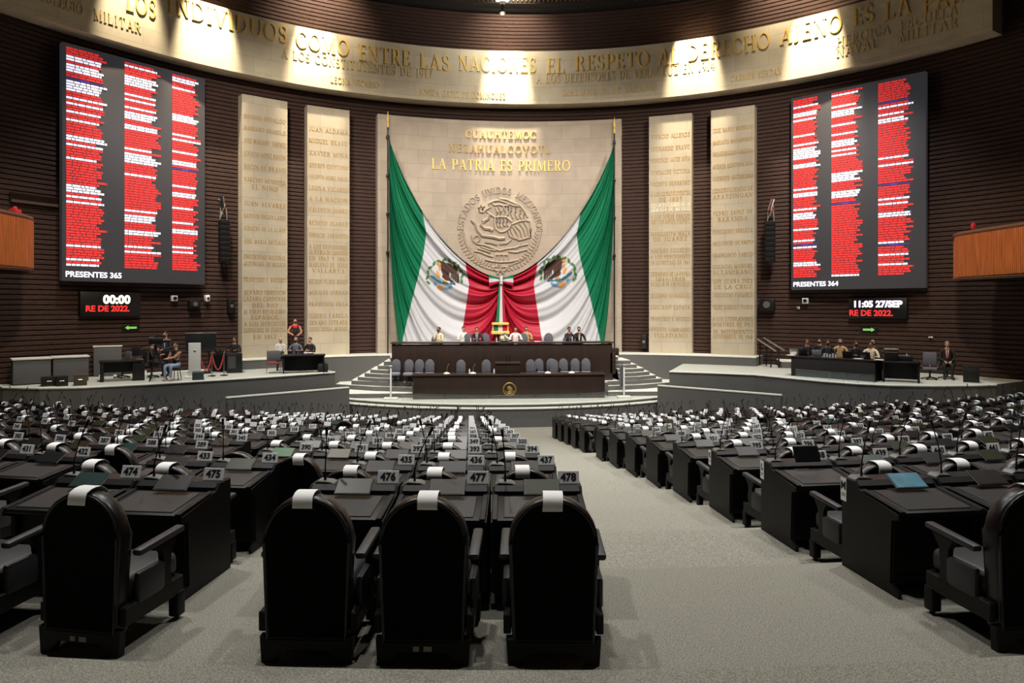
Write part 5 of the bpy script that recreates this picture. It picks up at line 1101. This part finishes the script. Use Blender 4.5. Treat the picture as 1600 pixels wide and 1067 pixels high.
def ch_seat(mb): mb.box((0, .04, .365), (.5, .5, .17), bev=.055, seg=3)
def ch_side(mb, s): mb.box((s * .288, -.06, .375), (.05, .26, .2), bev=.024, seg=2)
def ch_arm(mb, s): mb.box((s * .297, .02, .615), (.07, .44, .045), Matrix.Rotation(.06, 3, 'X'), bev=.018, seg=2)
def ch_post(mb, s): mb.prism([(.04, .28), (.13, .28), (.1, .4), (.12, .52), (.2, .6), (-.02, .59), (.04, .52), (.055, .4)], (s * .292 - .02, s * .292 + .02), 'x', bev=.006, seg=1)
CMs = dict(backrest=mk(ch_back, 'backrest', M_leather), panel=mk(ch_panel, 'back_panel', M_fabric), pipe=mk(ch_pipe, 'piping', M_leather), front=mk(ch_front, 'back_cushion', M_gleather), base=mk(ch_base, 'base_frame', M_black), seat=mk(ch_seat, 'seat_cushion', M_gleather))
LEGS = {s: mk(ch_leg, 'leg', M_black, s) for s in (-1, 1)}; SIDES = {s: mk(ch_side, 'side_cushion', M_gleather, s) for s in (-1, 1)}
ARMS = {s: mk(ch_arm, 'armrest', M_gleather, s) for s in (-1, 1)}; POSTS = {s: mk(ch_post, 'arm_support', M_black, s) for s in (-1, 1)}
def full_chair():
    e = empty('armchair', (0, 0, 0)); b = link('backrest', CMs['backrest'], e); link('back_panel', CMs['panel'], b); link('piping', CMs['pipe'], b); link('back_cushion', CMs['front'], b)
    link('base_frame', CMs['base'], e); link('seat_cushion', CMs['seat'], e)
    for s in (-1, 1): link('leg', LEGS[s], e); a = link('armrest', ARMS[s], e); link('arm_support', POSTS[s], a); link('side_cushion', SIDES[s], e)
    return e
mb = MB(); mb.mi = 0; ch_back(mb); ch_pipe(mb); mb.mi = 1; ch_panel(mb); mb.mi = 2; ch_front(mb); ch_seat(mb); [ch_side(mb, s) for s in (-1, 1)]; [ch_arm(mb, s) for s in (-1, 1)]; mb.mi = 3; ch_base(mb); [ch_leg(mb, s) for s in (-1, 1)]; [ch_post(mb, s) for s in (-1, 1)]
FARCH = mb.mesh('armchair', [M_leather, M_fabric, M_gleather, M_black])
def paper_mesh(w, lf, lb, sk):
    mb = MB(); prof = [(y, z - .05) for y, z in [(-.352 , 1.005 - lb + .02), (-.348, 1.03), (-.335, 1.055), (-.3, 1.069), (-.26, 1.073), (-.22, 1.069), (-.192, 1.055), (-.162, 1.03), (-.148, 1.02 - lf)]]
    A = [mb.v((-w / 2 + sk * (1.07 - z), y, z)) for y, z in prof]; B = [mb.v((w / 2 + sk * (1.07 - z), y, z + .004 * (i - 4) * sk)) for i, (y, z) in enumerate(prof)]
    A2 = [mb.v((v.co.x, v.co.y * .985 - .002, v.co.z - .003)) for v in A]; B2 = [mb.v((v.co.x, v.co.y * .985 - .002, v.co.z - .003)) for v in B]
    n = len(prof)
    for i in range(n - 1): mb.f([A[i], A[i + 1], B[i + 1], B[i]]); mb.f([A2[i], B2[i], B2[i + 1], A2[i + 1]]); mb.f([A[i], A2[i], A2[i + 1], A[i + 1]]); mb.f([B[i], B[i + 1], B2[i + 1], B2[i]])
    mb.f([A[0], B[0], B2[0], A2[0]]); mb.f([A[-1], A2[-1], B2[-1], B[-1]])
    return mb.mesh('paper_sheet', M_paper, smooth=60)
PAPERS = [paper_mesh(.12, .08, .035, .02), paper_mesh(.12, .06, .045, -.05), paper_mesh(.125, .1, .025, .0), paper_mesh(.115, .05, .05, .12)]
RN = random.Random(11)
LEFT = {0: ([3, 2, 3], .72), 1: ([3, 2, 3, 3], .72)}; RIGHT = {0: [4, 5], 1: [6, 5]}
for r in range(2, 13):
    LEFT[r] = ([5, 5, 5, 5], .7) if r <= 7 else ([4, 6, 6, 5], .7); RIGHT[r] = [6, 6, 6, 6] if r <= 7 else [5, 6, 6, 6]
NUM0 = {0: 478, 1: 437, 2: 394, 3: 350, 4: 307, 5: 263, 6: 222, 7: 183, 8: 147, 9: 110, 10: 76, 11: 45, 12: 18}
def inside_stage(x, y):
    tab = [(p[0], p[1]) for p in (LF if x < 0 else RF)]
    ax = abs(x); tab = sorted((abs(a), b) for a, b in tab)
    if ax < tab[0][0]: return y > 28.6 - .0 * ax if ax < 5 else y > 28.2
    for (x0, y0), (x1, y1) in zip(tab, tab[1:]):
        if ax <= x1: return y > y0 + (y1 - y0) * (ax - x0) / (x1 - x0) - 1.3
    return True
seats = []
for r in range(13):
    for side in (-1, 1):
        s = 1.31 if side < 0 else 1.61; k = 0; gapw = LEFT[r][1]; blocks = LEFT[r][0] if side < 0 else RIGHT[r]
        for nb in blocks:
            for _ in range(nb): seats.append((r, side, k, s)); s += .72; k += 1
            s += gapw
def seat_frame(r, side, s):
    a = side * s / RC; x = RC * sin(a); y = row_y(r) + RC * (1 - cos(a)); return x, y, a
CS = []
for r, side, k, s in seats:
    x, y, a = seat_frame(r, side, s)
    if hypot(x, y - YW) > RW - 1.6 or inside_stage(x, y): continue
    px, py, Z = topx((x + sin(a) * 1.0, y - 1.0 * cos(a), row_z(r) + .9)); px2 = topx((x, y, row_z(r) + .9))[0]
    if Z < 1 or min(px, px2) > 1660 or max(px, px2) < -60: continue
    if Z < 12 and (px > 1720 or px < -120): continue
    CS.append((Z, r, side, k, s, x, y, a))
CS.sort()
SIDE = {-1: '00:00 clock side', 1: '27/SEP clock side'}
def where(r, side, k): return f'{ORD[k]} from aisle, {ORD[12 - r]} row from podium, {SIDE[side]}'
READ = {0: 9, 1: 9, 2: 9, 3: 9, 4: 4, 5: 4, 6: 2}
PINNED = {(0, -1, 0): 'olive', (0, -1, 1): 'bronze', (0, -1, 2): 'olive', (0, -1, 3): 'brown', (0, -1, 4): 'teal', (1, -1, 3): 'olive', (1, -1, 4): 'brown', (2, -1, 3): 'beige', (2, -1, 4): 'green', (2, -1, 0): 'beige', (2, -1, 1): 'bronze', (1, 1, 0): 'black', (1, 1, 1): 'teal', (2, 1, 0): 'brown', (0, 1, 1): 'brown', (2, -1, 6): 'teal'}
fullc = None; stuffC = MB(); stuffD = MB(); stuffP = MB(); nC = nP = 0; PLM = {}
M_blue = mat('screen_lit_blue', (26, 74, 92), .36, emit=.22, ecol=(70, 150, 170), speck=(9, .8), spec=.3)
for idx, (Z, r, side, k, s, x, y, a) in enumerate(CS):
    z = row_z(r); near = Z < 14.5; num = NUM0[r] - k if side < 0 else NUM0[r] + 1 + k
    legible = near and num < 500 and k < READ.get(r, 0) and not (r == 0 and side > 0)
    w = where(r, side, k)
    rz = a; M = Matrix.Translation((x, y, z)) @ Matrix.Rotation(rz, 4, 'Z')
    # chair, pushed up behind the desk of the same row
    back = -1.12 + RN.uniform(-.05, .04) + (-.0 if r == 0 else 0); sx = RN.uniform(-.018, .018); cr = RN.uniform(-.035, .035)
    if r > 0: back += .03
    if (r, side) == (0, -1) and k < 3: sx = (.05, .015, .06)[k]; cr = (-.03, 0, .02)[k]; back = -1.1
    if (r, side, k) == (0, -1, 3): back = -1.12; cr = -.06; sx = .17
    back += min(.1, 1.58 * (1 - cos(a)))
    cm = M @ Matrix.Translation((sx, back, 0)) @ Matrix.Rotation(cr, 4, 'Z')
    if (r, side, k) in ((2, -1, 3),): cm = M @ Matrix.Translation((.0, back - .12, 0))
    has_paper = RN.random() < .93 and (r, side, k) not in ((2, -1, 4), (1, -1, 9))
    pm = RN.choice(PAPERS)
    if idx < 300:
        if near:
            if fullc is None: fullc = full_chair(); c = fullc
            else: c = copy_tree(fullc)
        else: c = bpy.data.objects.new('armchair', FARCH); C.objects.link(c)
        c.matrix_world = cm
        setp(c, f'black armchair drawn up at the desk with number plate {num}' if legible else f'black armchair, {w}', 'armchair', 'armchairs of the chamber')
        if (r, side, k) in ((0, -1, 1), (0, -1, 3), (0, -1, 4)):
            for q, ww in ((-.04, .035), (.03, .05)):
                mb = MB(); mb.box((q, -.3315, .1), (ww, .003, .03)); st = mb.build('inventory_sticker', mat('sticker', (170, 164, 150), .6), c); st['label'] = 'small pale inventory sticker'
        if near:
            d = empty('desk', (0, 0, 0)); d.matrix_world = M
            link('carcass', DM['body'], d); dt = link('writing_top', DM['desktop'], d); link('leather_inset', DM['inset'], dt); h = link('hutch', DM['hutch'], d); link('grey_slot', DM['slot'], h)
            mi_ = link('microphone', RN.choice(MICS), d); link('microphone_base', DM['micb'], mi_)
            sc_ = link('screen', DM['frame'], d); key = PINNED.get((r, side, k), RN.choice(('bronze', 'brown', 'black', 'olive', 'black', 'brown')))
            fm = FACE_[key]
            if (r, side, k) == (0, 1, 0): mb = MB(); desk_screenface(mb); fm = mb.mesh('screen_face', M_blue)
            if (r, side, k) == (1, 1, 0): sc_.matrix_local = Matrix.Translation((.03, -.2, .84)) @ Matrix.Rotation(.6, 4, 'X') @ Matrix.Translation((-.03, .245, -.758))
            link('screen_face', fm, sc_)
            if num < 500 and not (r == 0 and side > 0):
                pl = link('number_plate', DM['plate'], d)
                tm = sans(str(num), .082, .003, .0012); tm.materials.append(M_ink); link('digits', tm, pl, PM @ Matrix.Translation((0, 0, .0045)))
            if side > 0 and k == 0 and r < 3:
                mb = MB(); mb.box((-HW - .016, .0, .64), (.004, .075, .19)); lp = mb.build('row_letter_plate', M_plate, d)
                lm = sans(LET[r], .085, .004, .001); lm.materials.append(M_ink); link('row_letter', lm, lp, Matrix.Translation((-HW - .0185, .0, .67)) @ Matrix.Rotation(-pi / 2, 4, 'Z') @ Matrix.Rotation(pi / 2, 4, 'X'))
                mb = MB(); [mb.box((-HW - .0185, .0, .605 - .016 * q), (.001, .05, .006)) for q in range(2)]; mb.build('caption', M_ink, lp)
        else: d = bpy.data.objects.new('desk', RN.choice(FAR)); C.objects.link(d); d.matrix_world = M
        setp(d, f'black wooden desk with white number plate {num}' if legible else f'black wooden desk, {w}', 'desk', 'desks of the chamber')
        if has_paper:
            p = bpy.data.objects.new('paper_sheet', pm); C.objects.link(p); p.matrix_world = cm @ Matrix.Translation((RN.uniform(-.03, .03), 0, .003))
            setp(p, f'white paper sheet draped over the armchair at desk {num}' if legible else f'white paper on armchair, {w}', 'paper', 'paper sheets on the armchairs')
    else:
        for S_, me, mm in ((stuffC, FARCH, cm), (stuffD, RN.choice(FAR), M), (stuffP, pm if has_paper else None, cm)):
            if me: n0 = len(S_.b.verts); S_.b.from_mesh(me); S_.b.verts.ensure_lookup_table(); bmesh.ops.transform(S_.b, matrix=mm, verts=S_.b.verts[n0:])
for S_, nm, mm, lab, cat in ((stuffC, 'armchair_rows', [M_leather, M_fabric, M_gleather, M_black], 'farthest black armchairs massed before the podium and stages', 'armchairs'), (stuffD, 'desk_rows', desk_mats + [SCR['brown']], 'farthest black desks massed before the podium and stages', 'desks'), (stuffP, 'paper_sheets', [M_paper], 'farthest white papers over the massed armchairs', 'papers')):
    if len(S_.b.verts): o = S_.build(nm, mm); setp(o, lab, cat, None, 'stuff')
print('SEATS', len(CS))
